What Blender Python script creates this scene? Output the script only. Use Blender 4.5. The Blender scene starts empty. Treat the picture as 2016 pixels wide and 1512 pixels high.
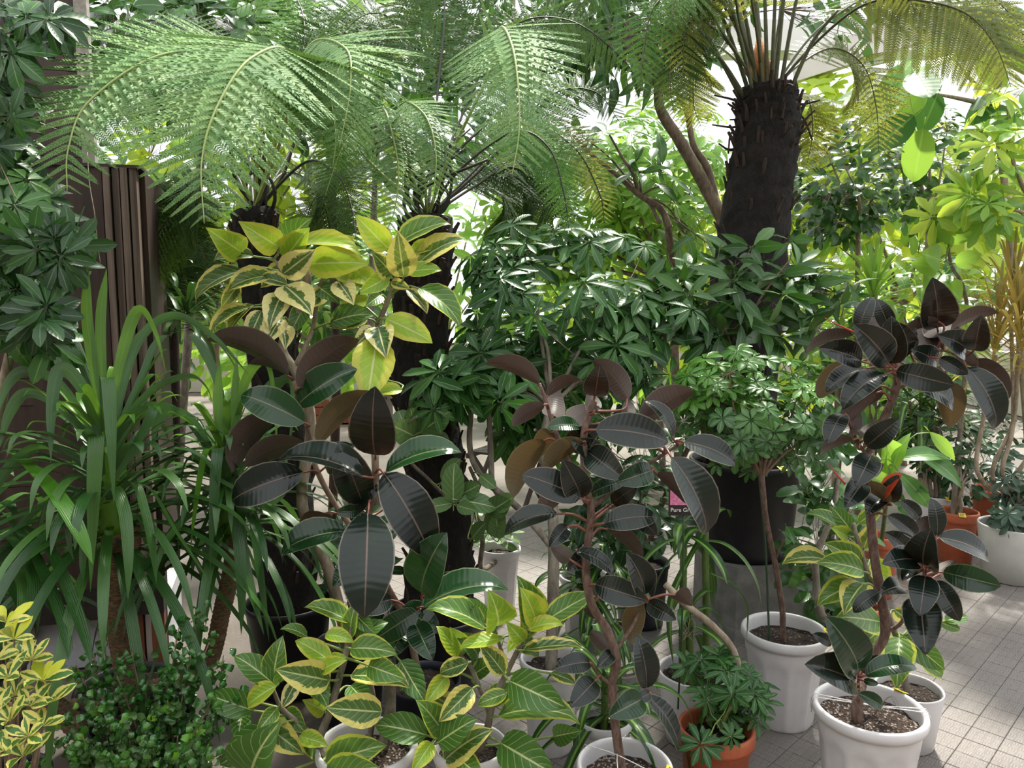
import bpy, math, random
from mathutils import Vector, Matrix, noise
V = Vector
# ---------------------------------------------------------------- camera, sky, sun, exposure
SC = bpy.context.scene
COL = SC.collection
CAMH, PITCH, FPX = 1.5, math.radians(6.3), 1500.0
cam_d = bpy.data.cameras.new('camera'); cam = bpy.data.objects.new('camera', cam_d); COL.objects.link(cam)
cam.location = (0, 0, CAMH); cam.rotation_euler = (math.pi/2 - PITCH, 0, 0)
cam_d.sensor_width = 36.0; cam_d.lens = 36.0*FPX/2016.0; cam_d.clip_start = .05; cam_d.clip_end = 200
SC.camera = cam
wd = bpy.data.worlds.new('world'); SC.world = wd; wd.use_nodes = True
bg = wd.node_tree.nodes['Background']; bg.inputs[0].default_value = (.95, .975, 1.0, 1); bg.inputs[1].default_value = 1.5
sun_d = bpy.data.lights.new('sun', 'SUN'); sun = bpy.data.objects.new('sun', sun_d); COL.objects.link(sun)
sun_d.energy = 9.0; sun_d.angle = math.radians(5); sun_d.color = (1.0, .95, .84)
sun.rotation_euler = (-(V((.36, .80, 1.35)))).to_track_quat('-Z', 'Y').to_euler()
SC.view_settings.view_transform = 'Standard'; SC.view_settings.look = 'None'
SC.view_settings.gamma = 1; SC.view_settings.use_curve_mapping = False
SC.view_settings.exposure = 0.22
try:
    SC.cycles.max_bounces = 4; SC.cycles.diffuse_bounces = 2; SC.cycles.glossy_bounces = 2
    SC.cycles.transmission_bounces = 3; SC.cycles.transparent_max_bounces = 6; SC.cycles.adaptive_threshold = .05
    SC.cycles.caustics_reflective = False; SC.cycles.caustics_refractive = False
except Exception: pass

# ---------------------------------------------------------------- helpers: space
RND = random.Random(7)
U, G_ = RND.uniform, RND.gauss
FW = V((0, math.cos(PITCH), -math.sin(PITCH))); UP = V((0, math.sin(PITCH), math.cos(PITCH))); RT = V((1, 0, 0)); CP = V((0, 0, CAMH))
Z = V((0, 0, 1))
def P(px, py, d):                       # a point of the place: direction through the lens and its own distance
    return CP + d*(FW + RT*((px-1008)/FPX) - UP*((py-756)/FPX))
def PZ(px, py, z=0.0):                  # the point on the level z
    r = FW + RT*((px-1008)/FPX) - UP*((py-756)/FPX)
    return CP + r*((z-CAMH)/r.z)
def depth(p): return (p-CP).dot(FW)
def frame(o, y, n):                     # matrix: Y axis along y, Z axis near n
    y = y.normalized(); x = y.cross(n)
    if x.length < 1e-5: x = y.orthogonal()
    x.normalize(); z = x.cross(y)
    return Matrix(((x.x, y.x, z.x, o.x), (x.y, y.y, z.y, o.y), (x.z, y.z, z.z, o.z), (0, 0, 0, 1)))
def scl(M, sx, sy=None, sz=None):
    return M @ Matrix.Diagonal((sx, sy or sx, sz or sx, 1))
def smooth(pts, n=6):                   # Catmull-Rom
    q = [pts[0]*2-pts[1]] + list(pts) + [pts[-1]*2-pts[-2]]
    out = []
    for i in range(1, len(q)-2):
        a, b, c, d = q[i-1], q[i], q[i+1], q[i+2]
        for k in range(n):
            t = k/n
            out.append(.5*((2*b)+(c-a)*t+(2*a-5*b+4*c-d)*t*t+(3*b-a-3*c+d)*t**3))
    out.append(q[-2]); return out
# ---------------------------------------------------------------- helpers: objects
WM = {}
def link(name, data, parent=None, M=None, label=None):
    o = bpy.data.objects.new(name, data); COL.objects.link(o)
    M = M if M is not None else Matrix.Identity(4)
    WM[o] = M
    if parent is not None:
        o.parent = parent; o.matrix_basis = WM[parent].inverted() @ M
    else: o.matrix_basis = M
    if label: o['label'] = label
    return o
def thing(name, label, cat, loc=(0, 0, 0), group=None, mesh=None):
    o = link(name, mesh, None, Matrix.Translation(loc)); o['label'] = label; o['category'] = cat
    if group: o['group'] = group
    if mesh is None: o.empty_display_size = .05
    return o
def struct(name, mesh, M=None, parent=None):
    o = link(name, mesh, parent, M)
    if parent is None: o['kind'] = 'structure'
    return o
def mk(name, vs, fs, mat, uv=None, sm=True):
    me = bpy.data.meshes.new(name); me.from_pydata([tuple(v) for v in vs], [], fs)
    if mat: me.materials.append(mat)
    if sm: me.polygons.foreach_set('use_smooth', [True]*len(me.polygons))
    if uv:
        L = me.uv_layers.new(name='UVMap'); idx = [0]*len(me.loops); me.loops.foreach_get('vertex_index', idx)
        flat = []
        for i in idx: flat += uv[i]
        L.data.foreach_set('uv', flat)
    me.update(); return me
class MB:                               # mesh collector
    def __init__(s): s.v = []; s.f = []; s.uv = []
    def add(s, vs, fs, uv=None):
        k = len(s.v); s.v += vs; s.f += [tuple(i+k for i in f) for f in fs]; s.uv += uv or [(0, 0)]*len(vs)
    def box(s, a, b, M=None):
        vs = [V((x, y, z)) for x in (a[0], b[0]) for y in (a[1], b[1]) for z in (a[2], b[2])]
        if M: vs = [M @ v for v in vs]
        s.add(vs, [(0, 1, 3, 2), (4, 6, 7, 5), (0, 4, 5, 1), (2, 3, 7, 6), (0, 2, 6, 4), (1, 5, 7, 3)])
    def tube(s, pts, rad, n=8, cap=True):
        vs, fs, uv = [], [], []
        m = len(pts); R = rad if isinstance(rad, (list, tuple)) else [rad]*m
        t = (pts[1]-pts[0]).normalized(); nn = t.orthogonal().normalized()
        L = 0
        for i, p in enumerate(pts):
            t2 = (pts[min(i+1, m-1)]-pts[max(i-1, 0)])
            if t2.length > 1e-9:
                t2.normalize(); nn = (nn - t2*nn.dot(t2)).normalized(); t = t2
            b = t.cross(nn)
            if i: L += (p-pts[i-1]).length
            for k in range(n):
                a = 2*math.pi*k/n
                vs.append(p + (nn*math.cos(a)+b*math.sin(a))*R[i]); uv.append((k/n, L))
        for i in range(m-1):
            for k in range(n):
                k2 = (k+1) % n
                fs.append((i*n+k, i*n+k2, (i+1)*n+k2, (i+1)*n+k))
        if cap: fs.append(tuple(range(n-1, -1, -1))); fs.append(tuple((m-1)*n+k for k in range(n)))
        s.add(vs, fs, uv)
    def build(s, name, mat, parent=None, M=None, sm=True, uv=False, label=None):
        return link(name, mk(name, s.v, s.f, mat, s.uv if uv else None, sm), parent, M, label)
def taper(a, b, n): return [a+(b-a)*i/max(1, n-1) for i in range(n)]
def tube_part(name, pts, r0, r1, mat, parent, n=8, seg=5, label=None, wob=0):
    q = smooth(pts, seg) if len(pts) > 2 else list(pts)
    R = taper(r0, r1, len(q))
    if wob: R = [r*(1+U(-wob, wob)) for r in R]
    b = MB(); b.tube(q, R, n)
    inv = WM[parent].inverted()
    b.v = [inv @ v for v in b.v]
    return link(name, mk(name, b.v, b.f, mat, b.uv), parent, WM[parent].copy(), label)
def lbuild(b, name, mat, parent, sm=True, uv=False, label=None, kind=None):   # world-space collector -> child of parent
    inv = WM[parent].inverted(); b.v = [inv @ v for v in b.v]
    o = link(name, mk(name, b.v, b.f, mat, b.uv if uv else None, sm), parent, WM[parent].copy(), label)
    if kind: o['kind'] = kind
    return o
# ---------------------------------------------------------------- helpers: materials
class NT:
    def __init__(s, name):
        s.m = bpy.data.materials.new(name); s.m.use_nodes = True; s.t = s.m.node_tree; s.t.nodes.clear()
        s.out = s.n('ShaderNodeOutputMaterial')
    def n(s, typ, **kw):
        x = s.t.nodes.new(typ)
        for k, v in kw.items(): setattr(x, k, v)
        return x
    def put(s, sock, v):
        if hasattr(v, 'is_output'): s.t.links.new(v, sock)
        elif isinstance(v, (tuple, list)) and len(v) == 3 and sock.type == 'RGBA': sock.default_value = (*v, 1)
        else: sock.default_value = v
    def math(s, op, a, b=None, c=None, clamp=False):
        x = s.n('ShaderNodeMath', operation=op, use_clamp=clamp); s.put(x.inputs[0], a)
        if b is not None: s.put(x.inputs[1], b)
        if c is not None: s.put(x.inputs[2], c)
        return x.outputs[0]
    def ramp(s, v, a, b, lo=0.0, hi=1.0):
        x = s.n('ShaderNodeMapRange', interpolation_type='SMOOTHSTEP'); s.put(x.inputs[0], v)
        s.put(x.inputs[1], a); s.put(x.inputs[2], b); s.put(x.inputs[3], lo); s.put(x.inputs[4], hi); return x.outputs[0]
    def mix(s, f, a, b, typ='MIX'):
        x = s.n('ShaderNodeMix', data_type='RGBA', blend_type=typ); s.put(x.inputs[0], f); s.put(x.inputs[6], a); s.put(x.inputs[7], b); return x.outputs[2]
    def noise(s, vec, scale, detail=3, rough=.55):
        x = s.n('ShaderNodeTexNoise'); x.inputs['Scale'].default_value = scale; x.inputs['Detail'].default_value = detail; x.inputs['Roughness'].default_value = rough
        if vec is not None: s.put(x.inputs['Vector'], vec)
        return x.outputs[0]
    def bump(s, h, strength, dist=.01):
        x = s.n('ShaderNodeBump'); x.inputs['Strength'].default_value = strength; x.inputs['Distance'].default_value = dist; s.put(x.inputs['Height'], h); return x.outputs[0]
    def pbr(s, col, rough, normal=None, metal=0, spec=.5):
        x = s.n('ShaderNodeBsdfPrincipled'); s.put(x.inputs['Base Color'], col); s.put(x.inputs['Roughness'], rough)
        x.inputs['Metallic'].default_value = metal; x.inputs['Specular IOR Level'].default_value = spec
        if normal is not None: s.put(x.inputs['Normal'], normal)
        return x.outputs[0]
    def done(s, sh): s.t.links.new(sh, s.out.inputs[0]); return s.m
def leafmat(name, top, under=None, mid=None, midw=.05, vein=None, nv=8, slope=1.6, vs=.5, var=None, edge=None,
            rough=.38, trans=.25, tcol=None, bump=.25, hv=.25, uneven=None, spec=.5, stripes=False):
    k = NT(name); uvn = k.n('ShaderNodeUVMap'); sp = k.n('ShaderNodeSeparateXYZ'); k.put(sp.inputs[0], uvn.outputs[0])
    u, v = sp.outputs[0], sp.outputs[1]
    a = k.math('ABSOLUTE', k.math('MULTIPLY_ADD', u, 2.0, -1.0))
    rn = k.n('ShaderNodeObjectInfo').outputs['Random']
    bright = k.math('MULTIPLY_ADD', rn, 2*hv, 1-hv)
    hs = k.n('ShaderNodeHueSaturation'); k.put(hs.inputs['Color'], top); k.put(hs.inputs['Value'], bright)
    k.put(hs.inputs['Hue'], k.math('MULTIPLY_ADD', rn, -.03, .515)); col = hs.outputs[0]
    cv = k.n('ShaderNodeCombineXYZ'); k.put(cv.inputs[0], k.math('MULTIPLY', u, 1.3)); k.put(cv.inputs[1], k.math('MULTIPLY', v, 2.2)); k.put(cv.inputs[2], k.math('MULTIPLY', rn, 61.0))
    if uneven or var: nz = k.noise(cv.outputs[0], 2.4, 4, .7)
    if uneven: col = k.mix(k.ramp(nz, .45, .6), col, uneven)
    if var:
        vc, thr, amt = var
        val = k.math('ADD', a, k.math('MULTIPLY', k.math('SUBTRACT', nz, .5), amt))
        val = k.math('ADD', val, k.math('MULTIPLY', k.math('SUBTRACT', rn, .5), .35))
        col = k.mix(k.ramp(val, thr-.015, thr+.015), col, vc)
    f = k.math('ABSOLUTE', k.math('MULTIPLY_ADD', k.math('FRACT', k.math('SUBTRACT', k.math('MULTIPLY', v, float(nv)), k.math('MULTIPLY', a, slope))), 2.0, -1.0))
    if stripes: f = k.math('ABSOLUTE', k.math('MULTIPLY_ADD', k.math('FRACT', k.math('MULTIPLY', u, float(nv))), 2.0, -1.0))
    if vein: col = k.mix(k.math('MULTIPLY', k.ramp(f, .86, .98), vs), col, vein)
    ms = k.ramp(a, midw*.6, midw*1.6, 1.0, 0.0)
    if mid: col = k.mix(ms, col, mid)
    if edge: col = k.mix(k.ramp(a, .93, .97), col, edge)
    if under is None: under = tuple(.55*c+.06 for c in top)
    bf = k.n('ShaderNodeNewGeometry').outputs['Backfacing']
    uc = k.mix(k.math('MULTIPLY', ms, .6), under, mid or tuple(min(1, c*1.5) for c in under))
    if edge: uc = k.mix(k.ramp(a, .93, .97), uc, edge)
    if var: uc = k.mix(.55, uc, col)
    full = k.mix(bf, col, uc)
    nb = k.bump(k.math('ADD', k.math('MULTIPLY', k.ramp(f, .0, 1.0), -.5), k.math('MULTIPLY', ms, -1.0)), bump, .004) if bump else None
    sh = k.pbr(full, k.math('ADD', rough, k.math('MULTIPLY', bf, .25)), nb, spec=spec)
    if trans:
        tr = k.n('ShaderNodeBsdfTranslucent'); tc = tcol or tuple(min(1, c*1.5) for c in top)
        k.put(tr.inputs[0], k.mix(.5, full, tc) if var else tc)
        mx = k.n('ShaderNodeMixShader'); mx.inputs[0].default_value = trans; k.t.links.new(sh, mx.inputs[1]); k.t.links.new(tr.outputs[0], mx.inputs[2]); sh = mx.outputs[0]
    return k.done(sh)
def bark(name, c1, c2, scale=30, bump=.6, rough=.85, zs=.35, dist=.006):
    k = NT(name); tc = k.n('ShaderNodeNewGeometry').outputs['Position']; mp = k.n('ShaderNodeMapping'); k.put(mp.inputs[0], tc); mp.inputs['Scale'].default_value = (1, 1, zs)
    nz = k.noise(mp.outputs[0], scale, 6, .65)
    return k.done(k.pbr(k.mix(k.ramp(nz, .35, .68), c1, c2), rough, k.bump(nz, bump, dist)))
def plain(name, c, rough=.5, bump=0, scale=40, c2=None, metal=0, spec=.5):
    k = NT(name); tc = k.n('ShaderNodeNewGeometry').outputs['Position']
    nz = k.noise(tc, scale, 4, .6); col = k.mix(k.ramp(nz, .35, .7), c, c2) if c2 else c
    return k.done(k.pbr(col, rough, k.bump(nz, bump, .004) if bump else None, metal, spec))
# ---------------------------------------------------------------- helpers: leaves
def blade(r, shape='ell', ns=8, nc=4, pet=.0, fold=.12, arch=.06, wav=0., tw=0., tip=0.):
    """unit leaf along +Y, top side +Z; r = width/length; base and tip stay on the Y axis"""
    vs, fs, uv = [], [], []
    def hw(t):
        if shape == 'ell': w = math.sin(math.pi*t**.95)**.52*(1 if t < .93 else 1-((t-.93)/.07)**1.5*.5)
        elif shape == 'obo': w = (math.sin(math.pi*t**1.35))**.8
        elif shape == 'ovate': w = math.sin(math.pi*t**.78)**.68*(1 if t < .88 else 1-((t-.88)/.12)**1.5*.5)
        elif shape == 'lan': w = math.sin(math.pi*t**.85)**1.05
        else: w = min(1, t*8)**.5*(1-t**3)
        return max(w, .012)*r*.5
    rows = []
    T = []
    if pet: T += [(-pet, .013), (-pet*.4, .011)]
    for i in range(ns+1):
        t = i/ns; t = .5-.5*math.cos(math.pi*(.06+.94*t))if i < ns else 1.0
        if i == 0: t = 0.0
        T.append((t, hw(t)))
    for t, w in T:
        for j in range(nc+1):
            s = -1+2*j/nc
            z = abs(s)*w*2*fold + arch*4*max(0, t)*(1-t) + wav*math.sin(t*17+s)*abs(s)**2*r
            if t > .8: z -= tip*(t-.8)*(t-.8)*4
            if t < 0: z = abs(s)*.014 + t*.1
            vs.append(V((s*w, t, z))); uv.append((.5+.5*s if t >= 0 else .5, t))
    n1 = nc+1
    for i in range(len(T)-1):
        for j in range(nc):
            fs.append((i*n1+j, i*n1+j+1, (i+1)*n1+j+1, (i+1)*n1+j))
    return vs, fs, uv
CACHE = {}
def leafmesh(kind, mat, k):
    key = (kind, mat.name, k)
    if key in CACHE: return CACHE[key]
    r = random.Random(k*31+5)
    q = dict(rubber=(.52, 'ell', 10, 6, 0, .04+.24*r.random(), r.uniform(.03, .15), 0, 0, .3),
             altis=(.56, 'ovate', 8, 6, 0, .04+.18*r.random(), r.uniform(.02, .12), .012, 0, .5),
             lance=(.30, 'lan', 6, 2, .12, .12, r.uniform(.02, .10), .01),
             oval=(.5, 'ell', 5, 2, .14, .1, r.uniform(.02, .10), .01),
             audrey=(.62, 'ell', 7, 4, .2, .06, r.uniform(.0, .08), .012),
             obo=(.42, 'obo', 6, 2, .05, .2, r.uniform(-.04, .08)),
             heart=(.75, 'ovate', 8, 4, .3, .1, .08, .012),
             dieff=(.36, 'lan', 8, 4, .2, .12, .14, .02))[kind]
    vs, fs, uv = blade(*q)
    me = mk('leaf_'+kind, vs, fs, mat, uv); CACHE[key] = me; return me
LEAF_R = dict(rubber=.52, altis=.56, lance=.3, oval=.5, audrey=.62, obo=.42, heart=.75, dieff=.36)
def leaf_m(base, tip, wapp, r0, under=False, roll_bias=None):
    """orientation of a leaf that spans base->tip and looks wapp metres wide from where one stands"""
    ax = tip-base; L = ax.length
    view = (CP-(base+tip)*.5).normalized()
    if wapp > r0*L:
        Lr = min(wapp/r0, 1.7*L); dd = math.sqrt(max(0, Lr*Lr-L*L))*.9
        tip = tip + view*(dd if not under else -dd); ax = tip-base; L = ax.length
        view = (CP-(base+tip)*.5).normalized()
    y = ax.normalized(); n0 = (view-y*view.dot(y)).normalized()
    if under: n0 = -n0
    phi = math.acos(max(.12, min(1, wapp/(r0*L))))*.92
    c = [Matrix.Rotation(s*phi, 3, y) @ n0 for s in (1, -1)]
    n = c[0] if c[0].z > c[1].z else c[1]
    return scl(frame(base, y, n), L), L
def near_on(paths, p, below=.02):
    best = (9, None)
    for q in paths:
        for a in q:
            d = (a-p).length + max(0, a.z-p.z+below)*.8
            if d < best[0]: best = (d, a)
    return best
def hero(root, table, d0, kind, mats, paths, petmat, petr=.0035, maxpet=.4, jit=.05, ext=.04):
    r0 = LEAF_R[kind]; n = 0
    for ln in table.strip().splitlines():
        w = ln.split()
        if not w: continue
        bx, by, tx, ty, wp = map(float, w[:5]); fl = w[5] if len(w) > 5 else 'd'; dz = float(w[6])/100 if len(w) > 6 else U(-jit, jit)
        d = d0+dz; b = P(bx, by, d); t = P(tx, ty, d+U(-.03, .02))
        t = t+(t-b)*ext; M, L = leaf_m(b, t, wp*(1.1+ext)*d/FPX, r0, 'u' in fl)
        mat = mats[[c for c in fl if c in mats][0]] if any(c in mats for c in fl) else list(mats.values())[0]
        o = link('leaf', leafmesh(kind, mat, n % 4), root, M); n += 1
        ds, q = near_on(paths, b)
        if q is not None and ds < maxpet and petmat:
            y = (M.to_3x3() @ V((0, 1, 0))).normalized()
            pts = smooth([q, q.lerp(b, .5)*.6 + (b-y*ds*.4)*.4, b+y*.004], 3)
            tube_part('petiole', pts, petr*1.2, petr*.8, petmat, o, 5, 1)
def paths_of(root, specs, mat, name='branch', n=10, seg=6, wob=.05):
    out = []
    for i, (d, r0, r1, pts) in enumerate(specs):
        w = [P(a[0], a[1], d if len(a) < 3 else a[2]) if not isinstance(a, Vector) else a for a in pts]
        tube_part('trunk' if i == 0 and name == 'branch' else name, w, r0, r1, mat, root, n, seg, wob=wob)
        out.append(smooth(w, seg) if len(w) > 2 else w)
    return out
def palmate(key, mat, n, L, r, pet, k, droop=.25, kind='obo', ns=5):
    ck = ('palm', key, k)
    if ck in CACHE: return CACHE[ck]
    rr = random.Random(k*17+3); b = MB()
    lv, lf, lu = blade(r, kind, ns, 2, 0, .16, .05)
    hub = V((0, 0, 0))
    for i in range(n):
        a = 2*math.pi*(i+.5)/n + rr.uniform(-.12, .12); s = L*rr.uniform(.78, 1.08)*(1 if abs(a-math.pi) > .9 or True else .8)
        dirv = V((math.sin(a), math.cos(a), -droop+rr.uniform(-.18, .15)))
        M = scl(frame(hub+dirv.normalized()*L*.10, dirv, Z), s)
        b.add([hub, V((.0012, 0, .001))] + [M @ v for v in lv], [(0, 1, 2+2)] + [tuple(j+2 for j in f) for f in lf], [(.5, 0), (.5, 0)] + lu)
    b.tube([V((0, -pet*.75, -pet*.66)), V((0, -pet*.35, -pet*.4)), hub], [.0022, .0018, .0016], 4, False)
    # one connected piece: all stalks share the hub
    me = mk('palmate_leaf', b.v, b.f, mat, b.uv); CACHE[ck] = me; return me
def ell_pts(n, cx, cy, rx, ry, d0, d1, rnd=RND, front=1.0):
    out = []
    while len(out) < n:
        x, y = rnd.uniform(-1, 1), rnd.uniform(-1, 1); q = x*x+y*y
        if q > 1: continue
        t = rnd.random()**front
        bul = math.sqrt(1-q)
        d = d1 - (d1-d0)*(t*bul*.9+.1*rnd.random())
        out.append(P(cx+x*rx, cy+y*ry, d))
    return out
def foliage(root, pts, center, meshes, size, upw=.6, outw=.5, camw=.25, jit=.5, pet_dir=True, stuff_after=290, name='leaf', drop=0.):
    """leaves at pts, turned outward from center; past the limit the rest becomes one part"""
    rest = MB(); n = 0
    for p in pts:
        o = (p-center); o = o.normalized() if o.length > 1e-4 else V((0, 0, 1))
        nrm = (Z*upw + o*outw + (CP-p).normalized()*camw + V((G_(0, 1), G_(0, 1), G_(0, 1)))*jit*.5).normalized()
        y = (o + V((G_(0, 1), G_(0, 1), G_(0, 1)))*jit*.8 - Z*drop).normalized()
        M = scl(frame(p, y - nrm*y.dot(nrm), nrm), size*U(.75, 1.2))
        me = meshes[n % len(meshes)]
        if n < stuff_after: link(name, me, root, M)
        else: rest.add([M @ v.co for v in me.vertices], [tuple(q.vertices) for q in me.polygons])
        n += 1
    if rest.v:
        o = lbuild(rest, 'foliage', meshes[0].materials[0], root, kind='stuff')
def branches(root, base, fork, pts, k, mat, r0=.02, r1=.004, twig=.0016, tmat=None):
    """k limbs from the fork to spread targets; thin twigs to every leaf point"""
    seeds = [pts[int(i*len(pts)/k)] for i in range(k)]
    grp = [[] for _ in seeds]
    for p in pts:
        grp[min(range(k), key=lambda i: (seeds[i]-p).length)].append(p)
    for s, g in zip(seeds, grp):
        if not g: continue
        c = sum(g, V((0, 0, 0)))/len(g)
        m = fork.lerp(c, .5) + V((U(-.04, .04), U(-.04, .04), U(.0, .06)))
        path = smooth([fork, m, c], 5); b = MB(); b.tube(path, taper(r0, r1, len(path)), 7)
        for p in g:
            q = min(path[3:], key=lambda a: (a-p).length)
            md = q.lerp(p, .55) - Z*.015
            b.tube([q, md, p], [twig*1.3, twig, twig*.8], 4, False)
        lbuild(b, 'branch', mat, root)
# ---------------------------------------------------------------- helpers: pots
def soil_mesh(name, r, mat, seed=0):
    vs = [V((0, 0, .006))]; fs = []; n = 28; K = 5
    for i in range(1, K+1):
        for j in range(n):
            a = 2*math.pi*j/n; rr = r*i/K
            p = V((rr*math.cos(a), rr*math.sin(a), 0)); p.z = .012*noise.noise(p*40+V((seed, 0, 0)))+.006*noise.noise(p*110)
            vs.append(p)
    for j in range(n): fs.append((0, 1+j, 1+(j+1) % n))
    for i in range(K-1):
        for j in range(n):
            a = 1+i*n+j; b = 1+i*n+(j+1) % n; fs.append((a, a+n, b+n, b))
    return mk(name, vs, fs, mat)
def pot_mesh(R, H, mat, style='flute', base=.72, N=72, rim=None):
    """style flute: ten scalloped panels and a rolled rim; plain: smooth; nursery: straight with thin lip and foot lugs"""
    rings = []; rim = rim if rim is not None else R*.085
    rb = R*base
    if style == 'nursery':
        prof = [(rb*.94, 0), (rb, .004), (rb*1.0, H*.10), (rb*1.01, H*.11), (R*.96, H*.93), (R, H*.935), (R, H*.99), (R*.985, H), (R*.95, H*.995), (R*.93, H*.9), (R*.9, H*.78)]
    elif style == 'plain':
        prof = [(rb*.93, 0), (rb, .006), (rb*.3+R*.7*.97, H*.62), (R*.985, H*.985), (R*.975, H), (R*.93, H), (R*.915, H*.96), (R*.87, H*.72)]
    elif style == 'band':
        prof = [(rb*.93, 0), (rb, .006), (R*.9, H*.80), (R*.91, H*.805), (R*.99, H*.82), (R*1.0, H*.86), (R*1.0, H*.96), (R*.97, H), (R*.91, H), (R*.885, H*.95), (R*.82, H*.7)]
    else:
        prof = [(rb*.93, 0), (rb, .006)] + [(rb+(R*.905-rb)*t, H*(.02+.84*t)) for t in (.08, .2, .34, .48, .6, .7, .76, .82, .88, .94, 1)] + \
               [(R*.915, H*.885), (R*.965, H*.895), (R*.995, H*.92), (R, H*.95), (R*.985, H*.985), (R*.95, H), (R*.905, H*.992), (R*.885, H*.96), (R*.87, H*.9), (R*.83, H*.7)]
    vs, fs = [], []
    for i, (r, z) in enumerate(prof):
        for j in range(N):
            a = 2*math.pi*j/N; q = r
            if style == 'flute' and 1 <= i <= 12:
                t = ((j/N*10) % 1)*2-1; h = z/H; top = .60+.17*math.sqrt(max(0, 1-(t*t)))
                ins = max(0, min(1, (top-h)/.09)); ed = max(0, min(1, (1-abs(t))/.25))
                q = r*(1-.065*ins*ed*(1-.35*t*t))
            if style == 'flute' and i == 0 and (j % 18) in (0, 1): pass
            vs.append(V((q*math.cos(a), q*math.sin(a), z)))
    for i in range(len(prof)-1):
        for j in range(N):
            j2 = (j+1) % N; fs.append((i*N+j, i*N+j2, (i+1)*N+j2, (i+1)*N+j))
    fs.append(tuple(range(N-1, -1, -1)))
    return mk('pot', vs, fs, mat)
TAGM = {}
def add_pot(root, R, H, mat, soil, style='flute', base=.72, tag=None, fill=.86, rot=0., seed=0):
    M = WM[root].copy()
    Mr = M @ Matrix.Rotation(rot, 4, 'Z')
    p = link('pot', pot_mesh(R, H, mat, style, base), root, Mr)
    link('soil', soil_mesh('soil', R*.875, soil, seed), p, Mr @ Matrix.Translation((0, 0, H*fill)))
    if tag is not None:
        lip = .045 if style != 'flute' else .035
        b = MB(); w, h = .034, .017
        M2 = M @ Matrix.Rotation(tag, 4, 'Z') @ Matrix.Translation((R*.965, 0, H*1.003)) @ Matrix.Rotation(math.radians(24), 4, 'Y')
        b.box((-h, -w/2, 0), (h*1.1, w/2, .0018)); t = b.build('price_tag', TAGM['y'], root, M2, sm=False, label='yellow price tag with printed black figures')
        c = MB(); x = -w*.38
        for q in range(7):
            ww = U(.001, .0028); c.box((h*.2, x, .0018), (h*.8, x+ww, .0021)); x += ww+.0012
        for q in range(5): c.box((-h*.6, -w*.3+q*.0046, .0018), (-h*.15, -w*.3+q*.0046+.0032, .0021))
        c.build('print', TAGM['k'], t, M2, sm=False)   # sub-part of the tag
    return p
# ---------------------------------------------------------------- materials
m_rub = leafmat('rubber_leaf', (.006, .013, .009), (.078, .056, .046), (.13, .085, .07), .03, nv=15, slope=.7, bump=.16, edge=(.16, .14, .11), rough=.22, spec=.42, trans=.03, tcol=(.14, .05, .03), hv=.3)
m_rubg = leafmat('rubber_leaf_green', (.008, .035, .010), (.07, .085, .035), (.16, .16, .09), .03, nv=15, slope=.7, bump=.14, edge=(.14, .18, .09), rough=.2, spec=.45, trans=.06, tcol=(.05, .14, .03), hv=.3)
m_rubo = leafmat('rubber_leaf_olive', (.02, .032, .018), (.10, .075, .035), (.16, .11, .07), .03, nv=15, slope=.7, bump=.16, edge=(.2, .17, .09), rough=.26, spec=.42, trans=.1, tcol=(.3, .17, .05), hv=.3)
m_rubr = leafmat('rubber_leaf_young', (.45, .06, .02), (.6, .10, .03), (.7, .2, .1), .05, rough=.3, trans=.35, tcol=(.9, .12, .03), hv=.1)
m_alg = leafmat('altissima_green', (.07, .17, .025), (.22, .27, .07), (.55, .62, .25), .045, (.38, .50, .16), 7, 2.2, .75, var=((.50, .52, .06), .93, .35), rough=.33, trans=.25, tcol=(.25, .45, .05), hv=.22)
m_aly = leafmat('altissima_variegated', (.055, .135, .025), (.25, .28, .09), (.55, .60, .24), .045, (.36, .46, .15), 7, 2.2, .7, var=((.72, .62, .16), .62, .75), rough=.33, trans=.25, tcol=(.5, .5, .08), hv=.18)
m_all = leafmat('altissima_lime', (.27, .45, .03), (.38, .42, .10), (.66, .70, .28), .045, (.55, .62, .18), 7, 2.2, .7, var=((.55, .55, .06), .7, .7), rough=.34, trans=.32, tcol=(.6, .75, .06), hv=.18)
m_alc = leafmat('altissima_cream', (.06, .14, .035), (.40, .38, .17), (.66, .64, .34), .045, (.40, .48, .2), 7, 2.2, .5, var=((.80, .70, .30), .42, 1.0), rough=.33, trans=.22, tcol=(.6, .5, .15), hv=.14)
m_sch = leafmat('schefflera_leaf', (.026, .100, .018), (.07, .13, .05), (.16, .28, .09), .07, rough=.33, spec=.4, trans=.14, tcol=(.10, .30, .03), bump=.1, hv=.4)
m_schd = leafmat('schefflera_dark', (.018, .062, .016), (.06, .10, .05), (.10, .18, .07), .07, rough=.34, spec=.4, trans=.1, tcol=(.06, .2, .03), bump=.1, hv=.4)
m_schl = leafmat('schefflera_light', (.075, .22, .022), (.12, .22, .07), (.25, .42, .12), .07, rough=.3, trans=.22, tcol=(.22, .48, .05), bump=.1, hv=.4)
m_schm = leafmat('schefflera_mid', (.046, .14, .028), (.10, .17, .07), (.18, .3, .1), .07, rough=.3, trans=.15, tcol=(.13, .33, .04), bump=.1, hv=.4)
m_bri = leafmat('sunny_leaf', (.16, .34, .05), (.20, .34, .09), (.32, .5, .14), .07, rough=.38, trans=.45, tcol=(.45, .72, .09), bump=.1, hv=.35)
m_yel = leafmat('sunny_yellow_leaf', (.30, .44, .05), (.32, .42, .09), (.45, .55, .14), .07, rough=.38, trans=.45, tcol=(.7, .85, .08), bump=.1, hv=.3)
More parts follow.
